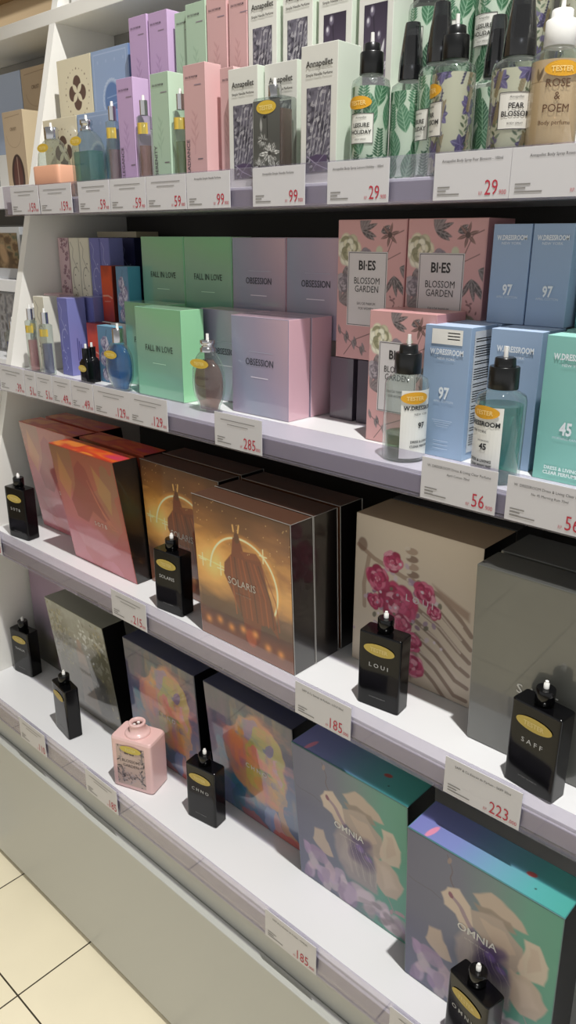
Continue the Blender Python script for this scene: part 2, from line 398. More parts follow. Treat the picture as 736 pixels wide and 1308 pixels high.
# ------------------------------------------------------------------ artwork library
ART = {}
def art(fn):
    ART[fn.__name__] = fn(); return fn
AB = 0.207/0.245
@art
def sotb():
    c = Cv(AB, 200, 'c0533c')
    t = c.noise(3, 1, 3); q = c.noise(2.2, 5, 3)
    tt = c.Y*0.9+0.9*(t-.5)+.05
    c.im = c.ramp(tt, [(0, 'cf7080'), (.3, 'c4606a'), (.48, 'b4574a'), (.62, 'a85f42'), (.78, '9c5f45'), (1, '94603f')])
    c.put((np.sin((q*9+c.X*5))*.5+.5 > .72)*1.0, 'b8322f', .45)
    c.poly([(.30, .86), (.38, .93), (.46, .88), (.52, .70), (.66, .50), (.58, .46), (.44, .52), (.34, .40), (.20, .42), (.16, .56), (.26, .70)], '8e2226', .75, .012)
    c.poly([(.10, .95), (.22, .72), (.14, .55), (.04, .70)], 'c98d45', .5, .02)
    c.poly([(.55, .92), (.75, .75), (.70, .55), (.58, .70)], 'c0924a', .5, .02)
    c.poly([(.1, .3), (.45, .36), (.7, .22), (.5, .12), (.2, .16)], 'dd98a2', .5, .03)
    for k in range(5): c.line([(.45+.03*k, .78-.06*k), (.52+.035*k, .62-.05*k), (.62+.03*k, .50-.02*k)], .012, 'c8684a', .5)
    return c
@art
def solaris():
    c = Cv(AB, 230, '6b3c1e')
    n = c.noise(3, 2, 4, 1, 3); n2 = c.noise(5, 8, 4, 1, 2)
    c.im = c.ramp(c.Y+.35*(n-.5), [(0, '95583a'), (.14, '5d3b30'), (.27, '6d4d3e'), (.38, 'b98550'), (.5, 'd09a58'), (.66, 'a06a38'), (.82, '74492a'), (1, '55351f')])
    c.put((n2-.52)*6*(c.Y > .36)*(c.Y < .8), 'c9924c', .5)
    c.glow(.16, .56, .10, 'ffe9a0', .95); c.glow(.16, .56, .22, 'e7a43e', .6)
    c.line([(0.02, .575), (.40, .55)], .008, 'ffe2a0', .8)
    c.ring(.43, .50, .30, .040, 'e9a44a', .5, -.75, 3.0, 8); c.ring(.43, .50, .30, .012, 'fff0b8', 1, -.75, 3.05, 1.6)
    c.poly([(0, .38), (.2, .33), (.5, .36), (.85, .27), (.85, 0), (0, 0)], '4a2f24', .75, .06)
    c.poly([(0, .2), (.3, .14), (.85, .18), (.85, 0), (0, 0)], '80492c', .6, .08)
    body = [(.36, .80), (.42, .80), (.45, .72), (.60, .70), (.64, .55), (.70, .36), (.73, .20), (.66, .27), (.58, .25), (.56, .12), (.50, .06), (.43, .08), (.42, .24), (.33, .40), (.26, .52), (.27, .60), (.34, .68)]
    c.poly(body, '6e3018', 1, .008)
    for k in range(9):
        x = .33+.035*k
        c.line([(x, .66), (x+.01+.012*k, .45), (x+.03+.012*k, .26)], .010, ['9c4c22', '3c1810', '8a3f1d'][k % 3], .75)
    c.ell(.395, .80, .024, .036, 0, '58301a'); c.line([(.37, .84), (.365, .88)], .012, 'd7a860'); c.line([(.41, .84), (.42, .89)], .012, 'd7a860')
    c.poly([(.42, .72), (.56, .74), (.60, .70), (.46, .68)], '7b3a1c')
    for (x, y) in [(.62, .74), (.06, .56), (.23, .54)]: c.line([(x-.03, y), (x+.03, y)], .008, 'f7dfb0', .9); c.line([(x, y-.045), (x, y+.045)], .008, 'f7dfb0', .9)
    c.ell(.48, .12, .045, .06, .3, 'a85024', .9, .4)
    rg = random.Random(3)
    for k in range(7): c.glow(.08+.11*k, .10+.10*rg.random(), .025, 'e89a4a', .85)
    for k in range(40): c.ell(rg.random()*.85, .6+.4*rg.random(), .003, .003, 0, 'e3b97a', .8)
    c.im = np.clip(c.im*1.35, 0, .93); return c
@art
def loui():
    c = Cv(AB, 210, 'd6c7b3')
    br = '7d6152'; lt = 'a68c79'
    c.line([(.02, .80), (.14, .74), (.36, .68), (.42, .68)], .030, lt, .9); c.ell(.05, .81, .035, .045, 0, br, .8, .3)
    for k in range(5): c.ell(.40+.006*k, .86-.048*k, .042, .022, .1, [lt, br][k % 2], .85, .25); c.ell(.37+.006*k, .87-.048*k, .02, .012, .3, 'd8cbbb', .9, .3)
    for k in range(7):
        y = .66-.085*k
        c.line([(.46, y+.02), (.60, y-.02-.01*k), (.74, y-.12-.015*k), (.82, y-.2)], .032-.001*k, br, .75); c.line([(.50, y), (.62, y-.05), (.76, y-.16)], .012, 'd9c9b8', .8)
    c.poly([(.55, .70), (.72, .63), (.80, .60), (.80, .54), (.62, .62)], lt, .9, .02)
    c.line([(.10, .74), (.07, .55), (.08, .40)], .03, lt, .8)
    c.poly([(.34, .30), (.46, .28), (.52, .10), (.44, .02), (.36, .08)], '8b6d63', .8, .02)
    rg = random.Random(5)
    for k in range(70): c.ell(.30+rg.gauss(0, .11), .46+rg.gauss(0, .13), .02, .014, rg.random()*3, ['a58ca0', '8e6d86', 'c7b1bd', '6f6a58', 'd6c6ca'][k % 5], .9, .3)
    c.warp(.03, 9, 50)
    P = ['c5436b', 'b23560', 'd8728f', 'a02850', 'e39bad', 'cf5a80']
    for (x, y, r, s) in [(.32, .50, .135, 1), (.17, .62, .09, 2), (.27, .76, .07, 3), (.50, .62, .075, 4), (.16, .46, .06, 5), (.44, .27, .06, 6), (.45, .12, .085, 7), (.57, .52, .05, 8), (.36, .37, .07, 9)]: c.peony(x, y, r, P, s)
    for k in range(26): c.ell(.30+rg.gauss(0, .13), .42+rg.gauss(0, .16), .010, .010, 0, ['e2d3da', 'b79bb0', '6f6a58'][k % 3], .9, .4)
    c.unwarp()
    return c
@art
def saff():
    c = Cv(AB, 60, '5c5d59'); n = c.noise(2, 3, 4); c.im = c.ramp(n, [(0, '555652'), (1, '6f706a')]); return c
@art
def garden():
    c = Cv(AB, 210, '7c7c6a')
    n = c.noise(9, 4, 5); n2 = c.noise(26, 6, 3)
    c.im = c.ramp(c.Y+.3*(n-.5), [(0, '4a463b'), (.2, '4b4434'), (.45, '686350'), (.7, '8a8b7d'), (1, '9c9f98')])
    for (x, y, rx, ry, a) in [(.16, .72, .16, .24, .4), (.72, .82, .18, .12, -.3), (.08, .5, .10, .18, 0), (.62, .40, .22, .36, 0), (.78, .62, .1, .2, 0)]:
        c.put(np.exp(-(((c.X-x)/rx)**2+((c.Y-y)/ry)**2))*(n2 > .46)*1.2, '4a4728', .75)
    rg = random.Random(2)
    for k in range(160):
        x, y = rg.choice([(.15, .70), (.20, .6), (.66, .36), (.70, .25), (.75, .85), (.10, .85)]); c.ell(x+rg.gauss(0, .07), y+rg.gauss(0, .10), .016, .008, rg.random()*3, rg.choice(['6d6636', '8d8350', '3b3a26', '2e2b22', 'a39b6b', '57502f']), .85, .4)
    for k in range(30): c.ell(.55+rg.gauss(0, .08), .80+rg.gauss(0, .09), .016, .010, rg.random()*3, 'cfd3d2', .8, .3)
    c.poly([(.36, .62), (.43, .70), (.49, .62), (.52, .4), (.56, .08), (.30, .10), (.36, .4)], '82715f', .95, .02); c.ell(.425, .71, .035, .045, 0, '9a7f68'); c.poly([(.37, .66), (.47, .66), (.50, .52), (.36, .52)], 'a08a74', .9, .03)
    c.poly([(.52, .5), (.72, .45), (.76, .12), (.56, .08)], '262420', .85, .05)
    for k in range(14): c.ell(.60+rg.gauss(0, .05), .28+rg.gauss(0, .1), .03, .02, rg.random()*3, rg.choice(['34312a', '6b665a', '1e1c1a']), .8, .4)
    c.poly([(.05, .12), (.8, .04), (.8, 0), (.05, 0)], '7b7a70', .7, .08)
    return c
@art
def chno():
    c = Cv(AB, 220, '2c3256')
    n = c.noise(2.5, 9, 4)
    c.im = c.ramp(c.Y+.25*(n-.5), [(0, '4a5a78'), (.3, '4d6488'), (.55, '3c4670'), (.75, '2c3156'), (1, '23284a')])
    u = c.X+.22*(c.noise(5, 12, 4)-.5); v = c.Y+.22*(c.noise(5, 13, 4)-.5)
    def bl(x, y, rx, ry, rot, col, al=.9):
        dx, dy = u-x, v-y; cc, q = math.cos(rot), math.sin(rot)
        d = np.sqrt(((dx*cc+dy*q)/rx)**2+((-dx*q+dy*cc)/ry)**2); c.put((1-d)/.1+.5, col, al)
    bl(.20, .28, .10, .36, .15, '2f6f86', .8); bl(.12, .12, .14, .12, 0, '3f5fa0', .7); bl(.38, .22, .06, .24, .2, '2b6480', .8)
    bl(.48, .56, .29, .34, -.3, 'b98560', .95); bl(.36, .70, .17, .16, .3, 'c07a6a'); bl(.42, .76, .12, .09, 0, '8a7aa0', .8); bl(.30, .60, .07, .16, .2, 'cf7a50', .9)
    bl(.58, .62, .18, .22, -.2, 'a39a4e', .95); bl(.56, .46, .16, .2, -.3, 'b0a04c'); bl(.58, .36, .12, .12, 0, 'c58a3c'); bl(.48, .58, .05, .07, .2, 'c86a66'); bl(.66, .56, .05, .12, 0, 'b888a0', .8); bl(.52, .52, .12, .02, -.3, '6f8a48', .9); bl(.60, .42, .06, .03, 0, '8a5a7a', .8); bl(.57, .70, .04, .03, 0, '5a5a88', .9)
    bl(.70, .30, .05, .26, .35, 'b98a5a', .75); bl(.60, .14, .10, .10, 0, '7a86b0', .8); bl(.66, .10, .06, .14, .3, 'c8866a', .7)
    st = c.noise(5, 31, 4, 2.2, .8); mk = np.exp(-(((c.X-.48)/.30)**2+((c.Y-.56)/.36)**2))
    c.put((st-.55)*7*mk, 'c9a24e', .7); c.put((.42-st)*7*mk, '8a4f86', .6); st2 = c.noise(7, 33, 4, .8, 1.6); c.put((st2-.58)*7*mk, 'd77a5a', .7); c.put((.38-st2)*7*mk, '3f7a80', .6)
    bl(.72, .06, .14, .06, 0, 'b8463c', .8); bl(.40, .04, .12, .05, 0, 'a04a44', .7); bl(.26, .10, .05, .14, 0, '2a5a70', .7)
    return c
@art
def omnia():
    c = Cv(AB, 240, '5a5e72'); n = c.noise(3, 21, 3); t = c.X/c.A
    c.im = c.ramp(t+.10*(n-.5), [(0, '5d5f78'), (.35, '666a80'), (.58, '688083'), (.78, '569585'), (1, '4f9781')])
    c.warp(.10, 5, 40)
    c.line([(.24, .95), (.27, .86), (.33, .79)], .006, '5c4a50', .8); c.ell(.25, .93, .022, .010, .8, '94807a', .8); c.line([(.02, .72), (.2, .66)], .006, '4c4a58', .6)
    A_, B_, D_, E_ = 'b9a698', 'c9b7a8', 'a8978e', '9b8f92'
    def pet(P, col, al=.95, so=.012): c.poly(P, col, al, so)
    pet([(.42, .84), (.50, .89), (.66, .85), (.70, .80), (.58, .78), (.46, .78)], A_); pet([(.42, .78), (.60, .80), (.64, .76), (.46, .73)], '8f7f74', .9)
    pet([(.26, .80), (.20, .72), (.22, .64), (.30, .62), (.36, .54), (.42, .62), (.40, .74), (.34, .82)], B_)
    pet([(.40, .72), (.56, .78), (.66, .70), (.70, .58), (.64, .50), (.50, .56), (.42, .62)], D_); pet([(.46, .70), (.58, .73), (.63, .64), (.55, .58)], A_, .8)
    pet([(.68, .76), (.76, .75), (.82, .66), (.80, .54), (.70, .50), (.66, .58)], B_, .9); pet([(.70, .72), (.75, .72), (.78, .62), (.72, .56)], A_, .8)
    pet([(.36, .56), (.30, .48), (.34, .30), (.44, .22), (.62, .24), (.66, .44), (.54, .56)], E_, .9, .03); pet([(.38, .50), (.36, .34), (.46, .28), (.52, .44)], 'a89c9c', .7, .04)
    pet([(.62, .54), (.74, .52), (.83, .44), (.80, .32), (.70, .28), (.62, .34)], A_, .95); pet([(.66, .50), (.74, .48), (.79, .40), (.70, .34)], 'c4b3a6', .7, .03)
    pet([(.14, .46), (.12, .36), (.18, .28), (.28, .30), (.26, .40), (.20, .47)], A_)
    c.line([(.27, .74), (.36, .64), (.50, .52)], .035, '75597f', .65); c.ell(.27, .74, .02, .03, 0, '7c3f5c', .9)
    for (x, y, r) in [(.51, .52, .085), (.56, .46, .08), (.48, .44, .06), (.54, .58, .05)]: c.ell(x, y, r, r*.8, 1, '4c3a68', .7, .7)
    c.ell(.52, .52, .028, .03, 0, '7a63a0', .9, .5); c.ell(.58, .48, .025, .02, 0, '7a63a0', .8, .5)
    for k in range(9): c.line([(.40+.02*k, .52), (.42+.025*k, .40), (.46+.02*k, .28)], .004, ['bfb3b0', '857a80'][k % 2], .6)
    rg = random.Random(8)
    for k in range(46):
        x = rg.random()*.85; y = .28*(1-x*.8)*rg.random()**.7; rx = .05+.03*rg.random()
        c.ell(x, y+.01, rx, rx*.6, rg.random()*3, rg.choice(['a58aae', '9a86a0', 'b5a0b8', 'b9acb4', '8f7898', 'c0a8b4', 'cdbcc6']), .75, .3)
    for k in range(14): c.ell(.48+.36*rg.random(), .02+.12*rg.random(), .05, .025, rg.random()*3, rg.choice(['6d626c', '85767e', '978a92']), .6, .5)
    c.line([(.72, .28), (.76, .18), (.83, .19)], .007, 'b08492', .8); c.ell(.80, .20, .035, .014, .2, 'b08492', .8); c.ell(.74, .17, .02, .012, 1.2, 'b08492', .8)
    c.unwarp(); c.im = np.clip(c.im*1.12, 0, .9); return c
@art
def engraving():
    c = Cv(.46/1.0, 190, '474350')
    rg = random.Random(4)
    n = c.noise(16, 3, 3); c.im = c.ramp(n, [(.3, '3a3742'), (.7, '6a6672')])
    for k in range(95):
        x, y = rg.random()*.46, rg.random(); a = .7+.9*(x-.2)+rg.gauss(0, .4); L = .05+.06*rg.random()
        c.leaf(x, y, L, .015, a, rg.choice(['c9c5cb', 'aaa6ad', 'd8d5d8', '8d8992']), '55515c', 4, .9)
    for a in range(5): c.line([(.06+.06*a, .18), (.12+.07*a, .5), (.22+.07*a, .95)], .006, 'd6d3d6', .8)
    c.poly([(.06, .19), (.2, .22), (.40, .20), (.42, .05), (.28, .02), (.16, .03)], '50425c', 1, .01)
    c.line([(.02, .2), (.2, .1), (.42, .03)], .012, 'a79db0', .9); c.line([(.36, .22), (.2, .1), (.1, .0)], .010, '8d8498', .9)
    return c
@art
def orchid():
    c = Cv(.62, 150, '4a3f52')
    c.im = c.ramp(c.Y, [(0, 'a59aa6'), (.25, '74687a'), (.6, '463b4e'), (1, '332b3b')])
    c.line([(.32, .15), (.30, .55), (.24, 1)], .02, '241d2b')
    for (x, y, r) in [(.12, .80, .06), (.42, .62, .05), (.22, .92, .06), (.10, .45, .05)]: c.ell(x, y, r, r, 0, '6d6577', 1, .5); c.ell(x-.01, y+.015, r*.5, r*.5, 0, 'd4cfd6', .9, .6)
    for (x, y, L, a) in [(.5, .20, .22, 1.3), (.5, .18, .2, 2.2), (.5, .2, .2, .5), (.45, .08, .25, 3.0), (.55, .06, .2, .1), (.3, .1, .2, 2.6)]: c.leaf(x, y, L, .05, a, 'cfc9d0', '8d8592', 3)
    c.leaf(.48, .32, .26, .035, 1.25, 'e9e6ea', 'aaa4ad', 0)
    return c
@art
def bwflower():
    c = Cv(.46, 170, '3f403e'); c.im = c.ramp(c.Y, [(0, '5d5e5a'), (.5, '4b4c49'), (1, '5a5b57')])
    c.line([(.25, .55), (.24, .82)], .012, '161616'); c.ell(.2, .80, .03, .02, 0, '1d1d1d')
    c.leaf(.14, .62, .18, .02, 1.6, 'b9b9b5', '777777', 0)
    rg = random.Random(1)
    for (x, y, r) in [(.28, .36, .16), (.16, .52, .09), (.10, .2, .12), (.36, .16, .12), (.2, .08, .1)]:
        for k in range(16):
            a = 2*math.pi*k/16+rg.random()*.3; c.leaf(x, y, r*(.8+.4*rg.random()), r*.2, a, ['dcdcd8', '9c9c98', 'b8b8b4', '5d5d5a'][k % 4], '40403e', 3)
        c.ell(x, y, r*.18, r*.18, 0, '3a3a38')
    return c
def leafprint(A, seed=1):
    c = Cv(A, 170, 'e8f0e0'); rg = random.Random(seed)
    G = ['2f6b47', '3d7d55', '24573c', '4a8a63']
    for row in range(4):
        nx = int(A/.20)
        for k in range(nx+1):
            x = A*k/nx+.04*rg.random()+(.10 if row % 2 else 0); y = row*.29-.10+.07*rg.random(); g = rg.choice(G)
            if rg.random() < .72: c.leaf(x, y, .34+.08*rg.random(), .105, 1.57+rg.gauss(0, .22), g, 'a6cbac', 7)
            else:
                c.line([(x, y), (x+.02, y+.34)], .009, g)
                for j in range(10):
                    for sd in (-1, 1): c.leaf(x+.002*j, y+.03+.032*j, .10-.005*j, .015, 1.57+sd*1.0, g)
    return c
ART['leaves'] = leafprint(1.5, 1); ART['leaves_b'] = leafprint(1.5, 6)
def pearprint(seed=2):
    c = Cv(1.5, 170, 'e0d6c2'); rg = random.Random(seed)
    for k in range(62):
        x, y = (k*.377+.1*rg.random()) % 1.5, (k*.618+.1*rg.random()) % 1.0; kind = k % 5
        if kind == 0:
            c.line([(x, y), (x-.03, y-.2)], .008, '5a5a40')
            for j in range(7): c.leaf(x, y, .10+.03*rg.random(), .042, j*.9+rg.random()*.5, rg.choice(['5d4a86', '473769', '6d5a96', '3d3060']), '8d7cb0', 0)
        elif kind == 1:
            for j in range(8): c.leaf(x+.006*j, y+.03*j, .06, .014, 1.1, 'a98f6e'); c.leaf(x+.006*j, y+.03*j, .06, .014, 2.0, '97815f')
        elif kind == 2:
            for j in range(6): c.leaf(x, y+.04*j, .09-.008*j, .016, 1.57+(-1)**j*.8, rg.choice(['6d7a5c', '56654a', '8a937a']))
        elif kind == 3:
            c.line([(x, y), (x+.06, y+.14), (x+.07, y+.28)], .012, '4b4068')
            for j in range(9): c.ell(x+.009*j, y+.03*j, .018, .012, .5, '453a60')
        else:
            c.ell(x, y, .045, .04, 0, '6a588e', .9, .4)
            for j in range(3): c.leaf(x, y-.02, .14, .010, -1.6+.4*(j-1), '6a6a4c')
    return c
ART['pear'] = pearprint(2); ART['pear_b'] = pearprint(7)
@art
def blossom():
    A = .126/.203; c = Cv(A, 230, 'c99a98'); rg = random.Random(3)
    lf = ['57504f', '6b6162', '403b3c', '7d7072']
    def spray(x, y, n, a0, L):
        for j in range(n):
            c.leaf(x, y, L*(.7+.5*rg.random()), .022, a0+rg.gauss(0, .7), rg.choice(lf), '8b8080', 4, .92)
    c.line([(.30, .62), (.44, .72), (.52, .90), (.60, .93)], .007, '6e5350'); c.line([(.44, .72), (.58, .78)], .006, '6e5350'); c.line([(.08, .02), (.18, .14), (.34, .20)], .006, '5d4c4a'); c.line([(.03, .20), (.18, .10), (.3, .06)], .006, '5d4c4a')
    for j in range(7): c.leaf(.04+.04*j, .17-.02*j+.03*(j % 2), .08, .016, 1.57*(-1)**j+.3, rg.choice(lf), '8b8080', 3)
    spray(.05, .56, 6, .2, .14); spray(.02, .42, 5, .5, .16); spray(.22, .93, 6, .3, .14); spray(.06, .66, 4, -1, .12); spray(.53, .62, 6, -1.4, .15); spray(.58, .68, 4, -.5, .12); spray(.40, .92, 3, .6, .1)
    for j in range(8): c.ell(.46+.13*rg.random(), .36+.16*rg.random(), .012, .006, rg.random()*3, '7a5658')
    pe = ['d6d0b4', 'bdb79a', 'a49f86', 'e0dcc8', '8d8a6a']
    c.peony(.10, .80, .115, pe, 1); c.peony(.26, .74, .07, ['9d9198', '8a7f88', 'b5aab0'], 2); c.peony(.05, .56, .07, ['8b8088', '6f666e', 'a79ca2'], 3); c.peony(.50, .30, .09, ['c7bfae', 'a8a190', '8d8778', '7d7d50'], 4); c.peony(.38, .32, .05, ['9a9098', 'b0a6aa'], 6)
    for j in range(6): c.leaf(.48, .90, .085, .014, j*1.05+.3, '6b4c48', '8d6d66', 0)
    c.ell(.48, .90, .02, .02, 0, '4b3430'); c.ell(.39, .79, .03, .035, 0, 'b9c0a4', .9, .4)
    return c
@art
def fall():
    c = Cv(.126/.155, 50); t = c.Y+.25*(c.X/c.A-.5)+.15*(c.noise(2, 5, 2)-.5)
    c.im = c.ramp(t, [(0, '7bbd9c'), (.35, '7aa893'), (.65, '88ae95'), (.85, '84b38e'), (1, '7fb68b')]); return c
@art
def obsess():
    c = Cv(.126/.155, 50); t = .65*c.X/c.A+.35*c.Y; t = t+.25*(c.noise(1.7, 6, 2)-.5)
    c.im = c.ramp(t, [(0, 'a28ea6'), (.3, '8d93a8'), (.55, '9b92a8'), (.8, 'b49cac'), (1, 'c7a8b4')]); return c
@art
def cream():
    A = .119/.145; c = Cv(A, 180, 'e0d7bc'); b_ = '5a4440'; X, Y = .47, .58
    for k in range(4): c.ell(X+.115*math.cos(1.57*k), Y+.115*math.sin(1.57*k), .095, .095, 0, b_, 1, .06)
    for k in range(4): c.leaf(X, Y, .16, .042, .785+1.57*k, 'e0d7bc', None)
    for k in range(24): c.ell(X+.29*math.cos(k*.2618), Y+.29*math.sin(k*.2618), .008 if k % 3 else .013, .008 if k % 3 else .013, 0, '8a7564')
    c.line([(.40, .13), (.46, .10), (.54, .12)], .022, b_); c.ell(.36, .16, .02, .03, 0, b_); return c
@art
def wreath():
    A = .12/.14; c = Cv(A, 180, '93a9cb'); W_ = 'b9c8de'
    c.line([(.05, .04), (.05, .96), (.81, .96), (.81, .04), (.05, .04)], .010, 'aec0dc')
    c.ell(.45, .42, .17, .2, 0, '5f7fae', 1, .05)
    for k in range(26):
        a = -math.pi*.35-k*(math.pi*1.9)/26
        for sd in (-.5, .5): c.leaf(.45+.19*math.cos(a), .42+.22*math.sin(a), .07, .014, a+1.2*sd*2, W_, None, 0, .75)
    for k in range(4): c.ell(.15+.2*k, .87, .02, .02, 0, '9fb3d2')
    c.line([(.33, .45), (.57, .47)], .012, '8fa8cc'); c.line([(.36, .36), (.55, .38)], .012, '8fa8cc'); return c
def swirl(bg, ln, seed=0, A=.22):
    c = Cv(A, 160, bg)
    c.line([(.03, .95), (.09, .86), (.06, .74), (.14, .62), (.19, .55)], .007, ln); pts = [(.15+.075*math.cos(t)-.03, .45+.16*math.sin(t)) for t in np.linspace(1.2, 4.6, 14)]
    c.line(pts, .010, ln); c.line([(A*.5+.02*math.sin(t*2), .26-.04*t) for t in np.linspace(0, 5, 14)], .006, ln)
    for (x, y) in [(.16, .66), (.10, .50), (.17, .36), (.08, .22), (.13, .10), (.05, .32)]: c.ell(x, y, .011, .011, 0, ln)
    return c
ART['swirl_cream'] = swirl('d6d1bf', '59544c'); ART['swirl_lilac'] = swirl('6a6dac', 'aeb0d8'); ART['swirl_navy'] = swirl('353a6e', '8a90c4')
@art
def pinkslim():
    c = Cv(.22, 160, 'cbaeb2'); rg = random.Random(2)
    for k in range(34): c.peony(rg.random()*.22, rg.random(), .03, ['8a5a68', '6f4654', 'a8788a', 'dcc4c8'], k)
    return c
@art
def redbox():
    c = Cv(.52, 160, 'b23a1e'); n = c.noise(4, 3, 3); c.im = c.ramp(c.Y+.3*(n-.5), [(0, '8a2416'), (.4, 'c2401c'), (.8, 'c9481f'), (1, 'a03418')])
    c.line([(.04, .46), (.30, .47), (.48, .43)], .03, 'd8a890', .7); c.line([(.1, .36), (.4, .37)], .012, 'd8a890', .6); return c
@art
def bluefloral():
    c = Cv(.52, 150, '5d87a6'); rg = random.Random(6)
    for (x, y, r) in [(.22, .70, .13), (.34, .52, .15), (.16, .42, .13), (.32, .28, .12), (.2, .14, .12), (.36, .08, .1)]: c.peony(x, y, r, ['b9b4c8', '9c94b2', 'd3cedb', '7d7396'], int(x*100))
    c.line([(.3, .95), (.2, .6), (.3, .3), (.2, 0)], .012, '3d4560'); c.line([(.42, .75), (.2, .55)], .010, '3d4560'); return c
@art
def dusk():
    c = Cv(AB, 120, '8a7480'); n = c.noise(4, 11, 4)
    c.im = c.ramp(c.Y+.35*(n-.5), [(0, '3c382a'), (.3, '5a5340'), (.5, '847a86'), (.75, '9a7f96'), (1, '8a6f84')])
    rg = random.Random(4)
    for k in range(30): c.ell(.3+.5*rg.random(), rg.random()*.8, .06, .04, rg.random()*3, rg.choice(['6a6a3c', '8a6a80', '4a452e', 'a98ba2']), .5, .7)
    return c
@art
def poem():
    c = Cv(1.5, 130, 'e9c29b')
    for k in range(7):
        x = .1+.2*k; c.line([(x, 0), (x+.03, .14), (x+.02, .2)], .006, '7a5238')
        for j in range(6): c.leaf(x+.02, .05+.025*j, .06, .010, 1.57+(-1)**j*.8, '7a5238')
    for x in (.55, .95, .2, 1.3): c.leaf(x, .80, .14, .02, 1.2, '7d5a3c'); c.leaf(x, .80, .13, .02, 1.7, '8a6848')
    c.line([(0, .80), (1.5, .80)], .006, 'a0714e'); return c
@art
def plantbox():
    c = Cv(.30, 150, 'b496bd'); return c
def stemart(bg, ln):
    c = Cv(.25, 150, bg); c.line([(.12, .30), (.125, .62)], .006, ln)
    for k in range(7): c.leaf(.122, .36+.04*k, .10-.006*k, .008, 1.57+(-1)**k*.55, ln, None, 0, .8)
    return c
ART['stem_lilac'] = stemart('b99cc0', 'a184aa'); ART['stem_green'] = stemart('a7bda6', '90a992'); ART['stem_pink'] = stemart('c9a1a0', 'b58a89')
@art
def windowbox():
    c = Cv(.46, 150, 'b7a287'); c.ring(.23, .70, .17, .006, '8a765e', .8, -3.1, 0)
    c.ell(.25, .14, .15, .30, 0, '3c2b28', 1, .04); c.ell(.25, .14, .10, .24, 0, '5d3832', .9, .3); c.line([(.25, .0), (.25, .40)], .010, 'b59a8a')
    c.line([(.05, .93), (.40, .95)], .006, '7a6650'); return c

# ------------------------------------------------------------------ builders
def perfume_box(label, x0, x1, y, z, h, depth, cols, artname=None, texts=(), lean=0.0, group=None, fmat='print', artrect=None, name='perfume_box', topart=None, toptexts=(), edge_glints=False, sidetexts=(), cat='perfume box'):
    o = thing(name, label, cat, ((x0+x1)/2, y+depth/2, z), group)
    sh = (lambda V: V + np.stack([0*V[:, 0], (V[:, 2]-z)/h*lean, 0*V[:, 0]], -1)) if lean else None
    b = MB(); b.box(x0+.0006, x1-.0006, y, y+depth, z+.0003, z+h, bev=0.0007, fn=sh, cols=cols)
    b.build('carton', M[fmat], o)
    W = x1-x0-.0012
    fr = lambda off: frame((x0+.0006, y, z), (1, 0, 0), (0, lean/h, 1), (0, -1, 0), off)
    if artname:
        cv = ART[artname]; u0, v0, aw, ah = artrect or (0.0012, 0.0012, W-.0024, h-.0024)
        f2 = fr(.0004); canvas_grid(cv, lambda u, v: f2(u+u0, v+v0), 'front_print', M[fmat], o, aw, ah)
    if topart:
        ft = frame((x0+.0018, y+lean+.0012, z+h), (1, 0, 0), (0, 1, 0), (0, 0, 1), .0004)
        canvas_grid(topart, ft, 'top_print', M[fmat], o, W-.0024, depth-.0024)
    if texts or sidetexts:
        b = MB()
        for t in texts:
            st, u, v, s, col = t[:5]; kw = t[5] if len(t) > 5 else {}
            if st == '#rect': b.rect(fr(.0007), u, v, s, kw['v1'], col)
            elif st == '#frame':
                u1, v1, lw = kw['u1'], kw['v1'], kw.get('lw', .0008)
                for q in [(u, u1, v, v+lw), (u, u1, v1-lw, v1), (u, u+lw, v, v1), (u1-lw, u1, v, v1)]: b.rect(fr(.0009), *q, col)
            else: b.text(st, fr(.0010), u, v, s, col, **kw)
        fs = frame((x1-.0006, y, z), (0, 1, 0), (0, lean/h, 1), (1, 0, 0), .0006)
        for t in sidetexts:
            if t[0] == '#rect': b.rect(fs, t[1], t[2], t[3], t[5]['v1'], t[4])
            else: b.text(t[0], frame((x1-.0006, y, z), (0, 1, 0), (0, lean/h, 1), (1, 0, 0), .0009), t[1], t[2], t[3], t[4], **(t[5] if len(t) > 5 else {}))
        b.build('lettering', M['ink'], o)
    if edge_glints:  # pale grey strips drawn in as highlights along the film-wrapped edges
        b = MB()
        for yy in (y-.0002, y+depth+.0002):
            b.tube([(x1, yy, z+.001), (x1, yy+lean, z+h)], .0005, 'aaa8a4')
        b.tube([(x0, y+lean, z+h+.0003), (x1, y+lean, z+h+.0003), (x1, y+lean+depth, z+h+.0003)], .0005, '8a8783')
        b.build('wrap_edge_glint', M['film'], o)
    return o

def oval_sticker(b, fn, u, v, ru, rv, col='cfae3e', tcol='e9d890', rot=0.0, ts=None):
    b.ell(fn(.0010), u, v, ru, rv, col, rings=4, rot=rot)
    b.text('TESTER', fn(.0014), u, v-rv*.36, ts or rv*.95, tcol, rot=rot, bold=.02)

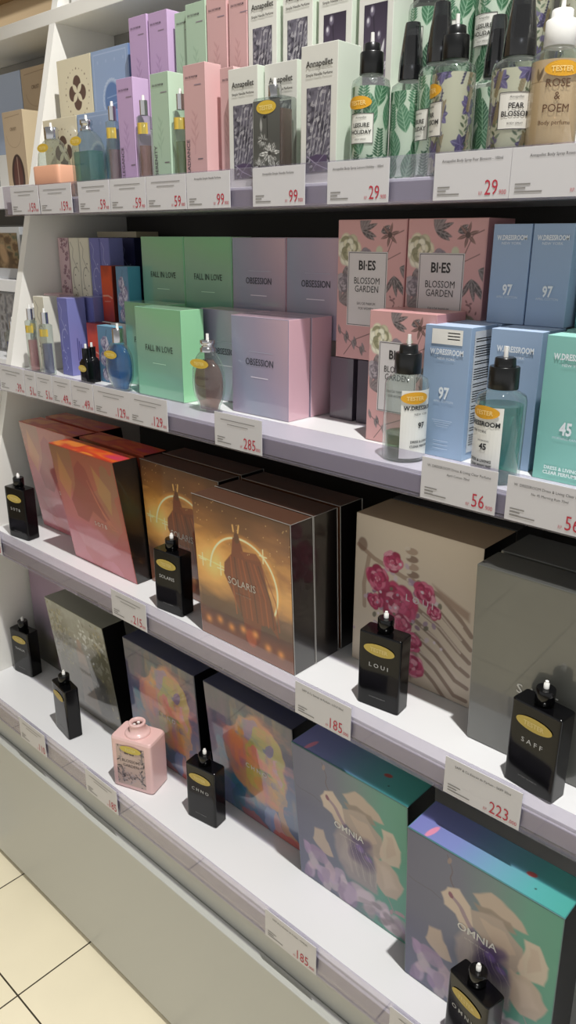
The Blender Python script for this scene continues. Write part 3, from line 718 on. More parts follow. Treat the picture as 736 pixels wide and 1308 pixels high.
BW, BD, BH = 0.064, 0.030, 0.1125
def tester_bottle(label, xl, yl, ang, z, text, sub='EXTRAIT DE PARFUM'):
    """xl,yl: ground point of the front-left corner, ang: rotation about z"""
    a = R(ang); U = Vector((math.cos(a), math.sin(a), 0)); Nn = Vector((-math.sin(a), math.cos(a), 0))
    c = Vector((xl, yl, z)) + U*BW/2 + Nn*BD/2
    o = thing('tester_bottle', label, 'perfume bottle', c, 'black glass tester bottles')
    b = MB(); rr = [(.0004, .96, .92), (.002, 1, 1), (BH-.002, 1, 1), (BH-.0006, .985, .96), (BH, .96, .92)]
    V = []
    b.loft([(zz, BW/2*p, BD/2*q, 14) for zz, p, q in rr], seg=56, rot=a, loc=c, smooth=False)
    b.build('glass_body', M['black'], o)
    b = MB(); t = BH
    b.loft([(t, .0095, .0095, 2), (t+.003, .0095, .0095, 2), (t+.0035, .0112, .0112, 2), (t+.020, .0112, .0112, 2), (t+.021, .0105, .0105, 2)], rot=a, loc=c, cap0=False)
    co = b.build('collar', M['black'], o)
    b = MB(); b.loft([(t+.021, .0032, .0032, 2), (t+.027, .0032, .0032, 2), (t+.0275, .0022, .0022, 2), (t+.030, .0020, .0020, 2)], seg=16, loc=c, cap0=False)
    b.build('spray_nozzle', M['pump'], co)
    f = lambda off: frame(c - U*BW/2 - Nn*BD/2, U, (0, 0, 1), -Nn, off)
    b = MB(); oval_sticker(b, f, BW*.50, BH*.80, .0235, .0085, 'c3ab52', 'dcc987'); b.build('tester_sticker', M['ink'], o)
    b = MB()
    b.text(text, f(.0006), BW*.5, BH*.56, .0085, 'b9b9b6', xs=1.15, bold=.01)
    b.text(sub, f(.0006), BW*.5, BH*.14, .0026, '8b8b89'); b.build('lettering', M['ink'], o)
    return o

def spray_bottle(label, x, y, z, r, hs, phi, artname=None, cap='pump', lab=None, group='floral body sprays', liquidmat=None, hl=None, sticker=None, band=None, sleeve=True, plast='blackp', total=None, name='spray_bottle'):
    """cylindrical bottle: hs shoulder height, phi azimuth of the printed label (radians)"""
    o = thing(name, label, 'spray bottle', (x, y, z), group); L = (x, y, z)
    b = MB(); b.loft([(.0005, r*.93, r*.93, 2), (.003, r, r, 2), (hs-.012, r, r, 2), (hs-.005, r*.94, r*.94, 2), (hs, r*.62, r*.62, 2), (hs+.004, r*.5, r*.5, 2)], loc=L)
    b.build('bottle', M['glass'], o)
    if liquidmat:
        b = MB(); b.loft([(.003, r*.88, r*.88, 2), (hl, r*.88, r*.88, 2)], loc=L); b.build('liquid', liquidmat, o)
    if artname:
        cv = ART[artname]; rr = r*.985; f = cyl(x, y, z+.004, rr, phi-math.pi); canvas_grid(cv, f, 'printed_sleeve', M['print'], o, 2*math.pi*rr, hs*.86, True)
    if lab:
        b = MB(); f = lambda off: cyl(x, y, z, r+.0003+off, phi)
        w2, v0, v1 = lab['w']/2, lab['v0'], lab['v1']
        b.rect(f(0), -w2, w2, v0, v1, lab.get('col', 'e6e6e0'), 14)
        if lab.get('edge'):
            for q in [(-w2, w2, v0, v0+.0008), (-w2, w2, v1-.0008, v1), (-w2, -w2+.0008, v0, v1), (w2-.0008, w2, v0, v1)]: b.rect(f(.0003), *q, lab['edge'], 14)
        for t in lab['t']: b.text(t[0], f(.0006), t[1], t[2], t[3], t[4] if len(t) > 4 else '222222', **(t[5] if len(t) > 5 else {}))
        b.build('label', M['ink'], o)
    if sticker:
        b = MB(); oval_sticker(b, lambda off: cyl(x, y, z, r+.0006+off, sticker[0]), 0, sticker[1], .019, .0075, 'dda326', 'f1d48a'); b.build('tester_sticker', M['ink'], o)
    P = M[plast]
    if cap == 'pump':
        b = MB(); t = hs+.002; rc = r*.60
        b.loft([(t, rc, rc, 2), (t+.0005, rc*1.02, rc*1.02, 2), (t+.024, rc, rc, 2), (t+.025, rc*.95, rc*.95, 2)], loc=L); co = b.build('collar', P, o)
        b = MB(); b.loft([(t+.025, rc*.72, rc*.72, 2), (t+.034, rc*.68, rc*.68, 2), (t+.035, rc*.6, rc*.6, 2)], loc=L, cap0=False); b.build('pump_head', P, o)
        b = MB(); b.loft([(t+.035, .0026, .0026, 2), (t+.047, .0022, .0022, 2)], seg=14, loc=L, cap0=False); b.build('spray_nozzle', M['pump'], co)
    elif cap == 'tall':
        b = MB(); t = hs+.001; rc = r*.62
        b.loft([(t, rc, rc, 2), (t+.016, rc, rc, 2), (t+.017, rc*.82, rc*.82, 2)], loc=L); co = b.build('collar', P, o)
        b = MB(); b.loft([(t+.0005, rc*1.06, rc*1.06, 2), (t+.020, rc*1.0, rc*1.0, 2), (t+.060, rc*.66, rc*.66, 2), (t+.064, rc*.6, rc*.6, 2)], loc=L); b.build('overcap', M['capc'], o)
        b = MB(); b.loft([(t+.017, rc*.5, rc*.5, 2), (t+.050, rc*.42, rc*.42, 2)], loc=L); b.build('pump_head', P, o)
    return o

def glass_bottle(label, x, y, z, rings, cap, liq=None, liqmat=None, sticker=None, texts=(), rot=0.0, front=None, extra=None, name='perfume_bottle', group=None, bodymat=None, n_front=None):
    """flat lofted bottle; cap: list of (z, r) for silver neck; front: half depth of the front face at sticker height"""
    o = thing(name, label, 'perfume bottle', (x, y, z), group); L = (x, y, z)
    b = MB(); b.loft(rings, loc=L, rot=rot, seg=48); b.build('glass_body', bodymat or M['glass'], o)
    if liq:
        b = MB(); b.loft(liq, loc=L, rot=rot, seg=40); b.build('liquid', liqmat, o)
    b = MB(); b.loft([(zz, r_, r_, 2) for zz, r_ in cap['collar']], loc=L); co = b.build('collar', cap.get('mat', M['chrome']), o)
    b = MB(); zt = cap['collar'][-1][0]; b.loft([(zt, .0026, .0026, 2), (zt+cap.get('tip', .009), .0024, .0024, 2)], loc=L, seg=14); b.build('spray_nozzle', M['pump'], co)
    f = lambda off: frame((x+math.sin(rot)*front, y-math.cos(rot)*front, z), (math.cos(rot), math.sin(rot), 0), (0, 0, 1), (math.sin(rot), -math.cos(rot), 0), off)
    if sticker:
        b = MB(); oval_sticker(b, f, *sticker, 'd6b33f', 'ecd98a'); b.build('tester_sticker', M['ink'], o)
    if texts:
        b = MB()
        for t in texts: b.text(t[0], f(.0005), t[1], t[2], t[3], t[4])
        b.build('lettering', M['ink'], o)
    if extra: extra(o, L, f)
    return o

def price_tag(label, i, x, wd, title, price, small='000', title2='', dz=0.0, dy=0.0):
    z = ZS[i]-.001+dz; y = YS[i]-dy; h = LIPH
    o = thing('price_tag', label, 'price tag', (x+wd/2, y, z), 'price tags along the shelf lips')
    b = MB(); b.box(x, x+wd, y-.0002, y+.0010, z+.0006, z+h, bev=.0002); b.build('card', M['card'], o)
    f = frame((x, y-.0002, z), (1, 0, 0), (0, 0, 1), (0, -1, 0), .0004); b = MB()
    if title: b.text(title, f, wd*.5, h*.80, .0045, '55524f', xs=.95)
    if not title and wd > .04:
        b.rect(f, wd*.14, wd*.86, h*.80, h*.825, '8f8c89'); b.rect(f, wd*.28, wd*.72, h*.68, h*.705, '969390')
    if title2: b.text(title2, f, wd*.5, h*.66, .0042, '5c5956', xs=.95)
    for k in range(3):
        if wd > .05: b.rect(f, wd*.06, wd*(.06+[.17, .12, .30][k]), h*(.27-.075*k), h*(.30-.075*k), '8a8783')
    u = wd*.97
    if small: b.text(small, f, u, h*.10, .0072, 'c0404f', 'RIGHT', xs=.85)
    if small: P, _ = text_geo(small, 0); u -= (P[:, 0].max()-P[:, 0].min())*.0072*.85+.0008
    b.text(price, f, u, h*.10, .0230, 'bb2f42', 'RIGHT', xs=.76)
    P, _ = text_geo(price, 0); u -= (P[:, 0].max()-P[:, 0].min())*.0230*.76+.002
    if wd > .06: b.text('RP.', f, u, h*.10, .0055, 'c77a80', 'RIGHT', xs=.8)
    b.build('price_lettering', M['ink'], o)
    return o

# ================================================================== SHELF 3 (second from the bottom): big square boxes
Z3 = TOP[2]
SC = dict(front='c0533c', side='0b0b0b', top='b8401f')
def hot_top():
    c = Cv(2.2, 90, 'd85420'); n = c.noise(1.6, 4, 2)
    c.im = c.ramp(n, [(.25, 'd8386a'), (.40, 'e8502c'), (.5, 'f0781e'), (.6, 'e2481a'), (.72, 'd03418'), (.8, 'f08a2c')]); return c
HT = hot_top()
def wordmark(s, wd, v, size=.012, col='dcdcd8', xs=1.0): return (s, wd/2, v, size, col, {'xs': xs, 'bold': .01})
bx = [('front', -1.298, 0.772, -.036, 'red and orange swirled square perfume box, frontmost of the red ones, with black sides'),
      ('left', -1.507, 0.824, -.033, 'red and orange swirled square perfume box standing behind the leftmost black tester'),
      ('rear', -1.296, 0.832, -.030, 'red and orange swirled square box, second in depth behind the frontmost red box')]
for k, x, y, ln, lb in bx:
    perfume_box(lb, x, x+.207, y, Z3, .243, .052, SC, 'sotb', [('S O T B', .125, .098, .012, 'e0cfc8', {'bold': .01})] if k != 'rear' else (), ln, 'large square boxes', 'film', topart=HT)
perfume_box('red and orange swirled square box, second in depth behind the left red box', -1.507, -1.30, .884, Z3, .243, .052, SC, None, (), -.030, 'large square boxes', 'film', topart=HT)
SO = dict(front='5a341c', side='14100f', top='57392a')
def sol(lb, x, y, front=True, edge_glints=True, ln=-.012):
    perfume_box(lb, x, x+.207, y, Z3, .241, .046 if front else .052, SO, 'solaris' if front else None, [wordmark('SOLARIS', .205, .112, .017, 'c9bfb4', .95), ('EXTRAIT DE PARFUM', .105, .098, .0035, 'a89a8c')] if front else (), ln, 'large square boxes', 'film', edge_glints=edge_glints)
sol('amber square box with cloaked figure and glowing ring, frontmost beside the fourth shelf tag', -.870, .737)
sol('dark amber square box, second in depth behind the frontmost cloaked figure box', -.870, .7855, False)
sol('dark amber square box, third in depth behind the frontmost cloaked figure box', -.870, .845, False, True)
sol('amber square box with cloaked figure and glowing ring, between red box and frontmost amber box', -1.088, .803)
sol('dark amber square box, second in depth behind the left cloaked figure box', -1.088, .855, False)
LO = dict(front='d6c7b3', side='0d0b0a', top='a8937d')
perfume_box('beige square box with bones and pink peonies, behind black tester', -.637, -.430, .838, Z3, .238, .085, LO, 'loui', [('L O U I', .115, .128, .015, 'd9c9cc', {'bold': .01})], 0.0, 'large square boxes', 'matte')
perfume_box('black sided square box standing directly behind the beige peony box', -.637, -.430, .926, Z3, .238, .085, dict(front='0d0b0a', side='0d0b0a', top='15110f'), None, (), 0, 'large square boxes', 'film')
SF = dict(front='61625c', side='1a1a1a', top='4a4b49')
perfume_box('plain dark grey glossy square box at the right end, behind tester', -.402, -.190, .781, Z3, .249, .052, SF, 'saff', [('S A F F', .088, .098, .018, 'd5d4cf', {'bold': .012})], -.015, 'large square boxes', 'film')
perfume_box('plain dark grey glossy square box, second in depth behind the right end one', -.402, -.190, .836, Z3, .249, .075, SF, None, (), -.012, 'large square boxes', 'film')
tester_bottle('black glass tester bottle at the far left before the red swirled box', -1.500, .737, 8, Z3, 'S O T B')
tester_bottle('black glass tester bottle standing between the red box and the amber box', -.992, .737, 5, Z3, 'SOLARIS')
tester_bottle('black glass tester bottle standing before the beige peony box', -.557, .748, 7, Z3, 'L O U I')
tester_bottle('black glass tester bottle standing before the plain grey box', -.328, .740, -8, Z3, 'S A F F')

# ================================================================== SHELF 4 (bottom)
Z4 = TOP[3]
perfume_box('mauve and olive flowered square box in the left corner behind tester', -1.560, -1.353, .800, Z4, .246, .048, dict(front='7b6a72', side='101010', top='6d626a'), 'dusk', (), 0, 'large square boxes', 'film')
GR = dict(front='6f705f', side='0a0a0a', top='77786f')
perfume_box('olive foliage painting square box in clear film, second from the left', -1.350, -1.143, .750, Z4, .261, .050, GR, 'garden', [('THALIA', .105, .112, .012, 'b9b7aa')], -.030, 'large square boxes', 'film', name='perfume_box')
CH = dict(front='2c3256', side='06060a', top='252b52')
for x, y, ln, lb in [(-1.105, .752, -.014, 'navy square box with orange and yellow painted swirl, behind the pink bottle'),
                     (-.878, .764, -.024, 'navy square box with orange and yellow painted swirl, left of the flowered boxes')]:
    perfume_box(lb, x, x+.207, y, Z4, .252, .066, CH, 'chno', [('C H N O', .115, .118, .013, 'c7c5c8', {'bold': .008})], ln, 'large square boxes', 'film')
def om_top():
    c = Cv(3.2, 60, '7b80c0'); t = c.X/c.A
    c.im = c.ramp(t, [(0, '777ab8'), (.3, '7a86bd'), (.55, '6d9db5'), (.8, '54a7a6'), (1, '4aa39a')])
    c.ell(.42, .2, .06, .20, -.2, 'd98aa6'); c.ell(2.35, .52, .10, .06, .2, 'b0524e'); c.ell(2.55, .25, .02, .02, 0, '333333'); return c
OT = om_top(); OM = dict(front='5f7f80', side='0b0d0f', top='3f7d7c')
for x, y, ln, lb in [(-.645, .734, -.026, 'blue to teal square box with cream petals, left of the two, uncovered front'),
                     (-.419, .697, -.018, 'blue to teal square box with cream petals, right one behind the tester')]:
    perfume_box(lb, x, x+.208, y, Z4, .262, .066, OM, 'omnia', [wordmark('OMNIA', .21, .148, .0165, 'e2e0dc', 1.0), ('EXTRAIT DE PARFUM', .105, .138, .0035, 'cfcac6')], ln, 'large square boxes', 'print', topart=OT)
tester_bottle('black glass tester bottle in the left corner of the bottom shelf', -1.547, .730, 9, Z4, 'THALIA')
tester_bottle('black glass tester bottle with reflecting face before the olive foliage box', -1.279, .677, -8, Z4, '')
tester_bottle('black glass tester bottle standing between the two navy boxes', -.877, .693, 9, Z4, 'C H N O')
tester_bottle('black glass tester bottle at the bottom before the right petal box', -.331, .656, -14, Z4, 'O M N I A')
def pink_bottle():
    a = R(20); x, y, z = -1.009, .692, Z4; o = thing('tester_bottle', 'pink square tester bottle with open neck and floral label', 'perfume bottle', (x, y, z)); L = (x, y, z)
    W, D, H = .086, .054, .108
    b = MB(); b.loft([(.0004, W/2*.95, D/2*.94, 12), (.003, W/2, D/2, 12), (H-.005, W/2, D/2, 12), (H-.001, W/2*.97, D/2*.95, 11), (H, W/2*.94, D/2*.92, 10)], seg=56, rot=a, loc=L, smooth=False)
    b.build('glass_body', M['pinkg'], o)
    b = MB(); b.loft([(H, .0235, .0235, 2), (H+.003, .0235, .0235, 2), (H+.005, .0215, .0215, 2), (H+.0055, .0145, .0145, 2), (H+.019, .0145, .0145, 2), (H+.0205, .0155, .0155, 2), (H+.023, .0155, .0155, 2), (H+.024, .0145, .0145, 2), (H+.0241, .0108, .0108, 2), (H+.017, .0104, .0104, 2)], loc=L, cap0=False, cap1=False)
    b.build('neck', M['pinkg'], o)
    b = MB(); b.loft([(H+.012, .0103, .0103, 2), (H+.0172, .0103, .0103, 2)], loc=L, seg=24)
    for q in range(3): b.loft([(H+.0172, .0028, .0028, 2), (H+.019, .0028, .0028, 2)], loc=(x+.0055*math.cos(q*2.09), y+.0055*math.sin(q*2.09), z), seg=12, mi=1)
    b.build('neck_insert', [M['hole'], M['pump']], o)
    U = Vector((math.cos(a), math.sin(a), 0)); Nn = Vector((-math.sin(a), math.cos(a), 0)); c0 = Vector(L)-U*W/2-Nn*D/2
    f = lambda off: frame(c0, U, (0, 0, 1), -Nn, off)
    cv = Cv(.70, 170, 'c3aaa0'); rg = random.Random(2)
    for k in range(80):
        sd = rg.choice([-1, 1]); xx = .35+sd*(.20+.13*rg.random()); cv.leaf(xx, rg.random(), .10+.05*rg.random(), .02, rg.random()*6, rg.choice(['4c4446', '6a6062', '85797a', '9d8f90']), None)
    for k in range(40): cv.ell(.35+rg.gauss(0, .12), .22+rg.gauss(0, .08), .03, .02, rg.random()*3, rg.choice(['7d7070', 'a39494', '5c5254', 'b8a9a6']), .9, .4)
    cv.ell(.35, .60, .24, .26, 0, 'c9b2a8', .9, .5)
    canvas_grid(cv, lambda u, v: f(.0004)(u+.012, v+.009), 'printed_label', M['print'], o, .060, .085)
    b = MB(); b.text('BI-ES', f(.0008), .040, .077, .010, '3d3536', bold=.02); b.text('BLOSSOM', f(.0008), .042, .060, .0085, '3d3536'); b.text('GARDEN', f(.0008), .042, .050, .0085, '3d3536'); b.build('lettering', M['ink'], o)
    b = MB(); oval_sticker(b, lambda off: f(off+.0008), .044, .0885, .0225, .0075, 'd0bb55', 'e6d992'); b.build('tester_sticker', M['ink'], o)
pink_bottle()

# ================================================================== SHELF 2 : small boxes
Z2 = TOP[1]
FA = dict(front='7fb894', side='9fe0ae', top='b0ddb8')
def fall(lb, x, y, z=Z2, d=.050, txt=True, lean=0):
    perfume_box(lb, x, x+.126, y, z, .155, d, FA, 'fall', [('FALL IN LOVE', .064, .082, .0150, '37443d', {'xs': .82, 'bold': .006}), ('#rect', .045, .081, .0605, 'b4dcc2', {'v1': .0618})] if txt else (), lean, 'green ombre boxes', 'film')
def fl_txt(): pass
fall('green ombre perfume box standing frontmost beside the blue oval bottle', -1.142, .840)
fall('green ombre perfume box half hidden behind the frontmost green box', -1.245, .893, d=.045)
Z2U = Z2+.115
fall('green ombre perfume box on the raised back row, left of the green pair', -1.2715, .960, Z2U)
fall('green ombre perfume box on the raised back row, beside the lilac grey boxes', -1.1445, .960, Z2U)
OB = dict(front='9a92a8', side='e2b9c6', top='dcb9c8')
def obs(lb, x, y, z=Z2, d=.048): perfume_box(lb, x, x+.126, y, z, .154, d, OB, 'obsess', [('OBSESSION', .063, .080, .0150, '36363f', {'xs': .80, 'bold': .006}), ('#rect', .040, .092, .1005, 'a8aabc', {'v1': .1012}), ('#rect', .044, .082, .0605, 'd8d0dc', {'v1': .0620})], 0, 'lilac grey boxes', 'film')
obs('lilac grey ombre box with pink side, frontmost behind tag reading 285', -.915, .858)
obs('lilac grey ombre box, second in depth with pink side, behind the frontmost one', -.913, .908)
obs('lilac grey ombre box mostly hidden behind the round pink perfume bottle', -1.042, .905, d=.045)
obs('lilac grey ombre box on the raised back row, next to the green box', -1.0165, .960, Z2U)
obs('lilac grey ombre box on the raised back row, next to the flowered pink boxes', -.8895, .960, Z2U)
perfume_box('dark plum cardboard box with white mark under the flowered pink box', -.768, -.722, .930, Z2, .0962, .130, dict(front='443c48', side='4a4450', top='3a343e'), None, (), 0, None, 'film', sidetexts=[('#rect', .030, .036, .030, 'e8e6e8', dict(v1=.046)), ('#rect', .026, .036, .042, 'e8e6e8', dict(v1=.047))])
perfume_box('dark plum cardboard box carrying the right flowered pink box at the back', -.715, -.545, .930, Z2, .0962, .120, dict(front='443c48', side='4a4450', top='3a343e'), None)
BI = dict(front='c99a98', side='c48f90', top='d9a3a2')
def bies(lb, x, y, z, h, d=.075, w=.1255):
    s = h/.203
    T = [('#rect', w*.165, w*.745, h*.25, 'cfcaca', {'v1': h*.78}), ('#frame', w*.178, h*.256, 0, '4a4648', {'u1': w*.732, 'v1': h*.774}),
         ('BI·ES', w*.455, h*.655, .0185*s, '2b2829', {'bold': .025, 'xs': .85}), ('BLOSSOM', w*.455, h*.555, .0135*s, '2b2829', {'xs': .82}), ('GARDEN', w*.455, h*.497, .0135*s, '2b2829', {'xs': .82}), ('EAU DE PARFUM', w*.455, h*.405, .0055*s, '5b5658', {'xs': .85}), ('FOR WOMEN', w*.455, h*.37, .0055*s, '5b5658', {'xs': .85})]
    perfume_box(lb, x, x+w, y, z, h, d, BI, 'blossom', T, 0, 'flowered pink boxes', 'print')
bies('pink box with grey peonies and white label, back row beside lilac box', -.7585, .930, Z2+.0968, .1965, d=.07, w=.1215)
bies('pink box with grey peonies and white label, back row beside blue boxes', -.636, .930, Z2+.0968, .1965, d=.07, w=.1215)
bies('pink box with grey peonies and white label, front row behind clear bottle', -.640, .856, Z2, .178, d=.070, w=.106)
def wd(lb, x, y, z, num, sub, bgc, side, top, w=.0665, d=.062, h=.167, sticker=False, panel=False, low=True):
    T = [('W.DRESSROOM', w/2, h*.845, .0096*min(1, w/.062), 'e8edf2', {'xs': .70, 'bold': .03}), ('NEW YORK', w/2, h*.80, .0045, 'e0e7ee', {'xs': 1.1}), (num, w/2, h*.46 if num == '97' and sticker else h*.30 if num == '97' else h*.34, .0205*min(1, w/.060), 'e9eef2', {'xs': .72, 'bold': .03}), (sub, w/2, (h*.43 if num == '97' and sticker else h*.265 if num == '97' else h*.305), .0040, 'd4dfe8')]
    if num == '45' or not low: T += [('DRESS & LIVING', w/2, h*.085, .0058, 'e4eff0', {'bold': .03}), ('CLEAR PERFUME', w/2, h*.05, .0058, 'e4eff0', {'bold': .03})]
    if sticker:
        T = [(a, b_, (h*.79 if a[0] == 'W' else h*.75 if a[0] == 'N' else c_), *r_) for a, b_, c_, *r_ in T]
        T += [('#rect', w*.16, w*.82, h*.865, 'eceae4', {'v1': h*.975})] + [('#rect', w*.50, w*.76, h*(.945-.022*k), '4a4a4a', {'v1': h*(.953-.022*k)}) for k in range(3)]
        T += [('#rect', w*(.28+.03*k), w*(.72-.03*k), h*(.29-.016*k), 'c3d2e4', {'v1': h*(.294-.016*k)}) for k in range(4)]
        T += [('#rect', w*.33, w*.66, h*(.13-.03*k), 'c3d2e4', {'v1': h*(.134-.03*k)}) for k in range(3)]
    sd = []
    if panel:
        sd = [('#rect', d*.14, d*.94, h*.06, 'd9dde2', {'v1': h*.97})]
        rg = random.Random(4)
        for k in range(44):
            if k % 9 in (2, 8): continue
            v = h*(.91-.0185*k); sd.append(('#rect', d*.20, d*(.86-.12*rg.random()*(k % 3 == 0)), v, '6d7076', {'v1': v+h*.008}))
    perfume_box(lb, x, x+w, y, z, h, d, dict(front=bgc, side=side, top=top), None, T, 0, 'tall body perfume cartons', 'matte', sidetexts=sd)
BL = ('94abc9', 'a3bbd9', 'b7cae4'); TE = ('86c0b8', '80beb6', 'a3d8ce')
wd('light blue tall carton numbered 97 with white sticker, left front one', -.545, .846, Z2, '97', 'APRIL COTTON', *BL, sticker=True, panel=True)
wd('light blue tall carton directly behind the stickered carton numbered 97', -.541, .912, Z2, '97', 'APRIL COTTON', *BL, d=.05)
wd('light blue tall carton behind the teal liquid bottle in front row', -.462, .862, Z2, '97', 'APRIL COTTON', *BL)
wd('teal tall carton numbered 45 at right end of front row', -.3835, .846, Z2, '45', 'MORNING RAIN', *TE, w=.068)
wd('teal tall carton, second in depth behind the frontmost one numbered 45', -.391, .912, Z2, '45', 'MORNING RAIN', *TE, d=.05, w=.068)
riser(-.535, -.336, .966, 1.06, Z2, .1665)
Z2W = Z2+.167
wd('light blue tall carton numbered 97 on back row beside flowered box', -.4995, .915, Z2W+.0002, '97', 'APRIL COTTON', *BL, w=.0515, h=.118)
wd('light blue tall carton numbered 97 on back row, right one', -.447, .915, Z2W+.0002, '97', 'APRIL COTTON', *BL, w=.0515, h=.118)
wd('teal tall carton standing at right end of the back row', -.392, .935, Z2W+.0002, '45', 'MORNING RAIN', ('55979a'), '4d8f92', '6fb0b0', w=.054, h=.118)
# left cluster of slim cartons
def slim(lb, x0, x1, y, z, h, d, artname, cols, sidetexts=(), group='slim cartons', fm='print', topart=None): perfume_box(lb, x0, x1, y, z, h, d, cols, artname, (), 0, group, fm, sidetexts=sidetexts, cat='slim perfume carton', name='slim_carton')
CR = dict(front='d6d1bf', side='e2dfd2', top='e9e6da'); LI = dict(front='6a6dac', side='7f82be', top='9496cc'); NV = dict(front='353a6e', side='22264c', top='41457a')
slim('cream slim carton with black line swirls between two slim testers', -1.530, -1.489, .867, Z2, .152, .034, 'swirl_cream', CR)
slim('lilac blue slim carton with silver swirls, front row', -1.431, -1.394, .863, Z2, .154, .042, 'swirl_lilac', LI, sidetexts=[('#rect', .016+.004*k, .018+.004*k, .030, '4d508c', dict(v1=.075-.006*k)) for k in range(3)])
slim('lilac blue slim carton behind the frontmost lilac carton', -1.425, -1.375, .912, Z2, .154, .040, 'swirl_lilac', LI)
slim('short pink flowered carton behind the cream slim carton', -1.548, -1.488, .904, Z2, .155, .036, None, dict(front='cbaeb2', side='cbaeb2', top='cfa9ae'), group=None)
riser(-1.562, -1.37, .955, 1.02, Z2, .117)
zz = Z2+.1175
slim('pink flowered slim carton in back row nearest the side panel', -1.561, -1.520, .957, zz, .150, .034, 'pinkslim', dict(front='cbaeb2', side='c3a3a8', top='d6bcc0'))
slim('cream slim carton with swirls in back row, left of two', -1.518, -1.481, .957, zz, .150, .034, 'swirl_cream', CR)
slim('cream slim carton with swirls in back row, right of two', -1.480, -1.444, .957, zz, .150, .034, 'swirl_cream', CR)
slim('lilac blue slim carton in back row, left of two', -1.442, -1.405, .957, zz, .150, .034, 'swirl_lilac', LI)
slim('lilac blue slim carton in back row, right of two', -1.404, -1.3715, .957, zz, .150, .034, 'swirl_lilac', LI)
RE = dict(front='b23a1e', side='6a2414', top='8a2c18'); BF = dict(front='5d87a6', side='4f9cb8', top='7fb4cc')
slim('orange red carton in back row beside the lilac slim cartons', -1.369, -1.330, .930, zz-.010, .108, .030, 'redbox', RE)
riser(-1.370, -1.2755, .925, .953, Z2, .107)
slim('blue carton with mauve blossoms in the back row beside green box', -1.318, -1.2775, .930, zz-.010, .108, .030, 'bluefloral', BF)
slim('orange red carton half hidden behind the front blossom carton', -1.383, -1.335, .896, Z2, .106, .027, 'redbox', RE)
slim('blue carton with mauve blossoms behind the small black testers', -1.307, -1.252, .870, Z2, .1085, .022, 'bluefloral', BF)
riser(-1.558, -1.3365, 1.025, 1.10, Z2, .11)
slim('navy blue carton at the back above the red carton', -1.500, -1.462, 1.040, Z2+.1105, .157, .05, 'swirl_navy', NV)
slim('navy blue carton at the back behind the red and blossom cartons', -1.459, -1.40, 1.040, Z2+.1105, .157, .05, 'swirl_navy', NV)
perfume_box('flat cream carton lying on top of the navy cartons', -1.527, -1.385, 1.036, Z2+.268, .012, .058, dict(front='b5aa92', side='a89d85', top='c9bfa8'), None, name='flat_carton', cat='carton')
# slim testers, black testers, oval bottles
def slim_tester(lb, x, y, z, h, r, liqc, tint, cap=M['chrome'], twocap=True):
    o = thing('slim_tester', lb, 'perfume bottle', (x, y, z), 'slim clear testers'); L = (x, y, z)
    b = MB(); b.loft([(.0005, r*.95, r*.95, 4), (.003, r, r, 4), (h-.003, r, r, 4), (h, r*.6, r*.6, 2.5)], loc=L, seg=28); b.build('glass_body', M['glass'], o)
    b = MB(); b.loft([(.004, r*.78, r*.78, 3), (h*.62, r*.78, r*.78, 3)], loc=L, seg=24); b.build('liquid', liquid('liquid_'+liqc, tint, liqc, .3), o)
    b = MB(); b.loft([(h, r*.62, r*.62, 2), (h+.022, r*.62, r*.62, 2)], loc=L, seg=24); co = b.build('collar', cap, o)
    b = MB(); b.loft([(h+.022, .0026, .0026, 2), (h+.030, .0022, .0022, 2)], loc=L, seg=12, cap0=False); b.build('spray_nozzle', M['pump'], co)
    b = MB(); f = lambda off: cyl(x, y, z, r*1.10+off, R(-62)); b.rect(f(0), -r*.95, r*.95, h*.76, h*.90, 'd3b34a', 10); b.build('tester_sticker', M['ink'], o)
    return o
slim_tester('slim clear tester with pink liquid beside the side panel, front one', -1.497, .838, Z2, .108, .0105, 'd8a4a8', 'f2d6d8')
slim_tester('slim clear tester with pale pink liquid, close behind the front pink one', -1.553, .880, Z2, .105, .0095, 'd0b0ae', 'ecd8d4')
slim_tester('slim clear tester with violet liquid between cream and lilac cartons', -1.441, .838, Z2, .104, .0115, '8a8aac', 'cfcfe2')
def black_tester(lb, x, y):
    o = thing('small_tester', lb, 'perfume bottle', (x, y, Z2), 'small black testers'); L = (x, y, Z2)
    b = MB(); b.loft([(.0005, .013, .009, 6), (.040, .0135, .0095, 6), (.046, .010, .008, 4), (.048, .0075, .0075, 2), (.068, .0075, .0075, 2)], loc=L, seg=32); b.build('glass_body', M['black'], o)
    b = MB(); b.loft([(.068, .0026, .0026, 2), (.076, .0022, .0022, 2)], loc=L, seg=12, cap0=False); b.build('spray_nozzle', M['pump'], o)
    return o, L
o, L = black_tester('small black tester with yellow sticker beside the lilac slim carton', -1.302, .838)
b = MB(); oval_sticker(b, lambda off: frame((L[0], L[1]-.0098, L[2]), (1, 0, 0), (0, 0, 1), (0, -1, 0), off), 0, .030, .0135, .0065, 'cbb04c', 'e6d68e'); b.build('tester_sticker', M['ink'], o)
black_tester('small black tester without sticker behind the stickered one', -1.312, .858)
SIL = M['chrome']
def ov(H, W, D, n=2.4, k=9, zb=.0005, e=.75, bot=.62):
    r = []
    for i in range(k+1):
        t = i/k; s_ = (1-abs(2*t-1)**2.6)**.5 if 0 < t < 1 else 0.0
        s_ = max(s_, bot if t < .5 else .30); r.append((zb+H*t, W/2*s_, D/2*max(s_, .55), n))
    return r
glass_bottle('blue oval perfume bottle with silver neck beside the green box', -1.194, .838, Z2, ov(.090, .066, .030), dict(collar=[(.088, .0105), (.112, .0105), (.113, .009)]), [(z_+.004, a_*.90, b_*.85, n_) for z_, a_, b_, n_ in ov(.080, .066, .030)], liquid('blue_liquid', '6fb6e0', '3a8fd0', .35), (-.006+.0, .067, .018, .0075), (), R(4), .0145)
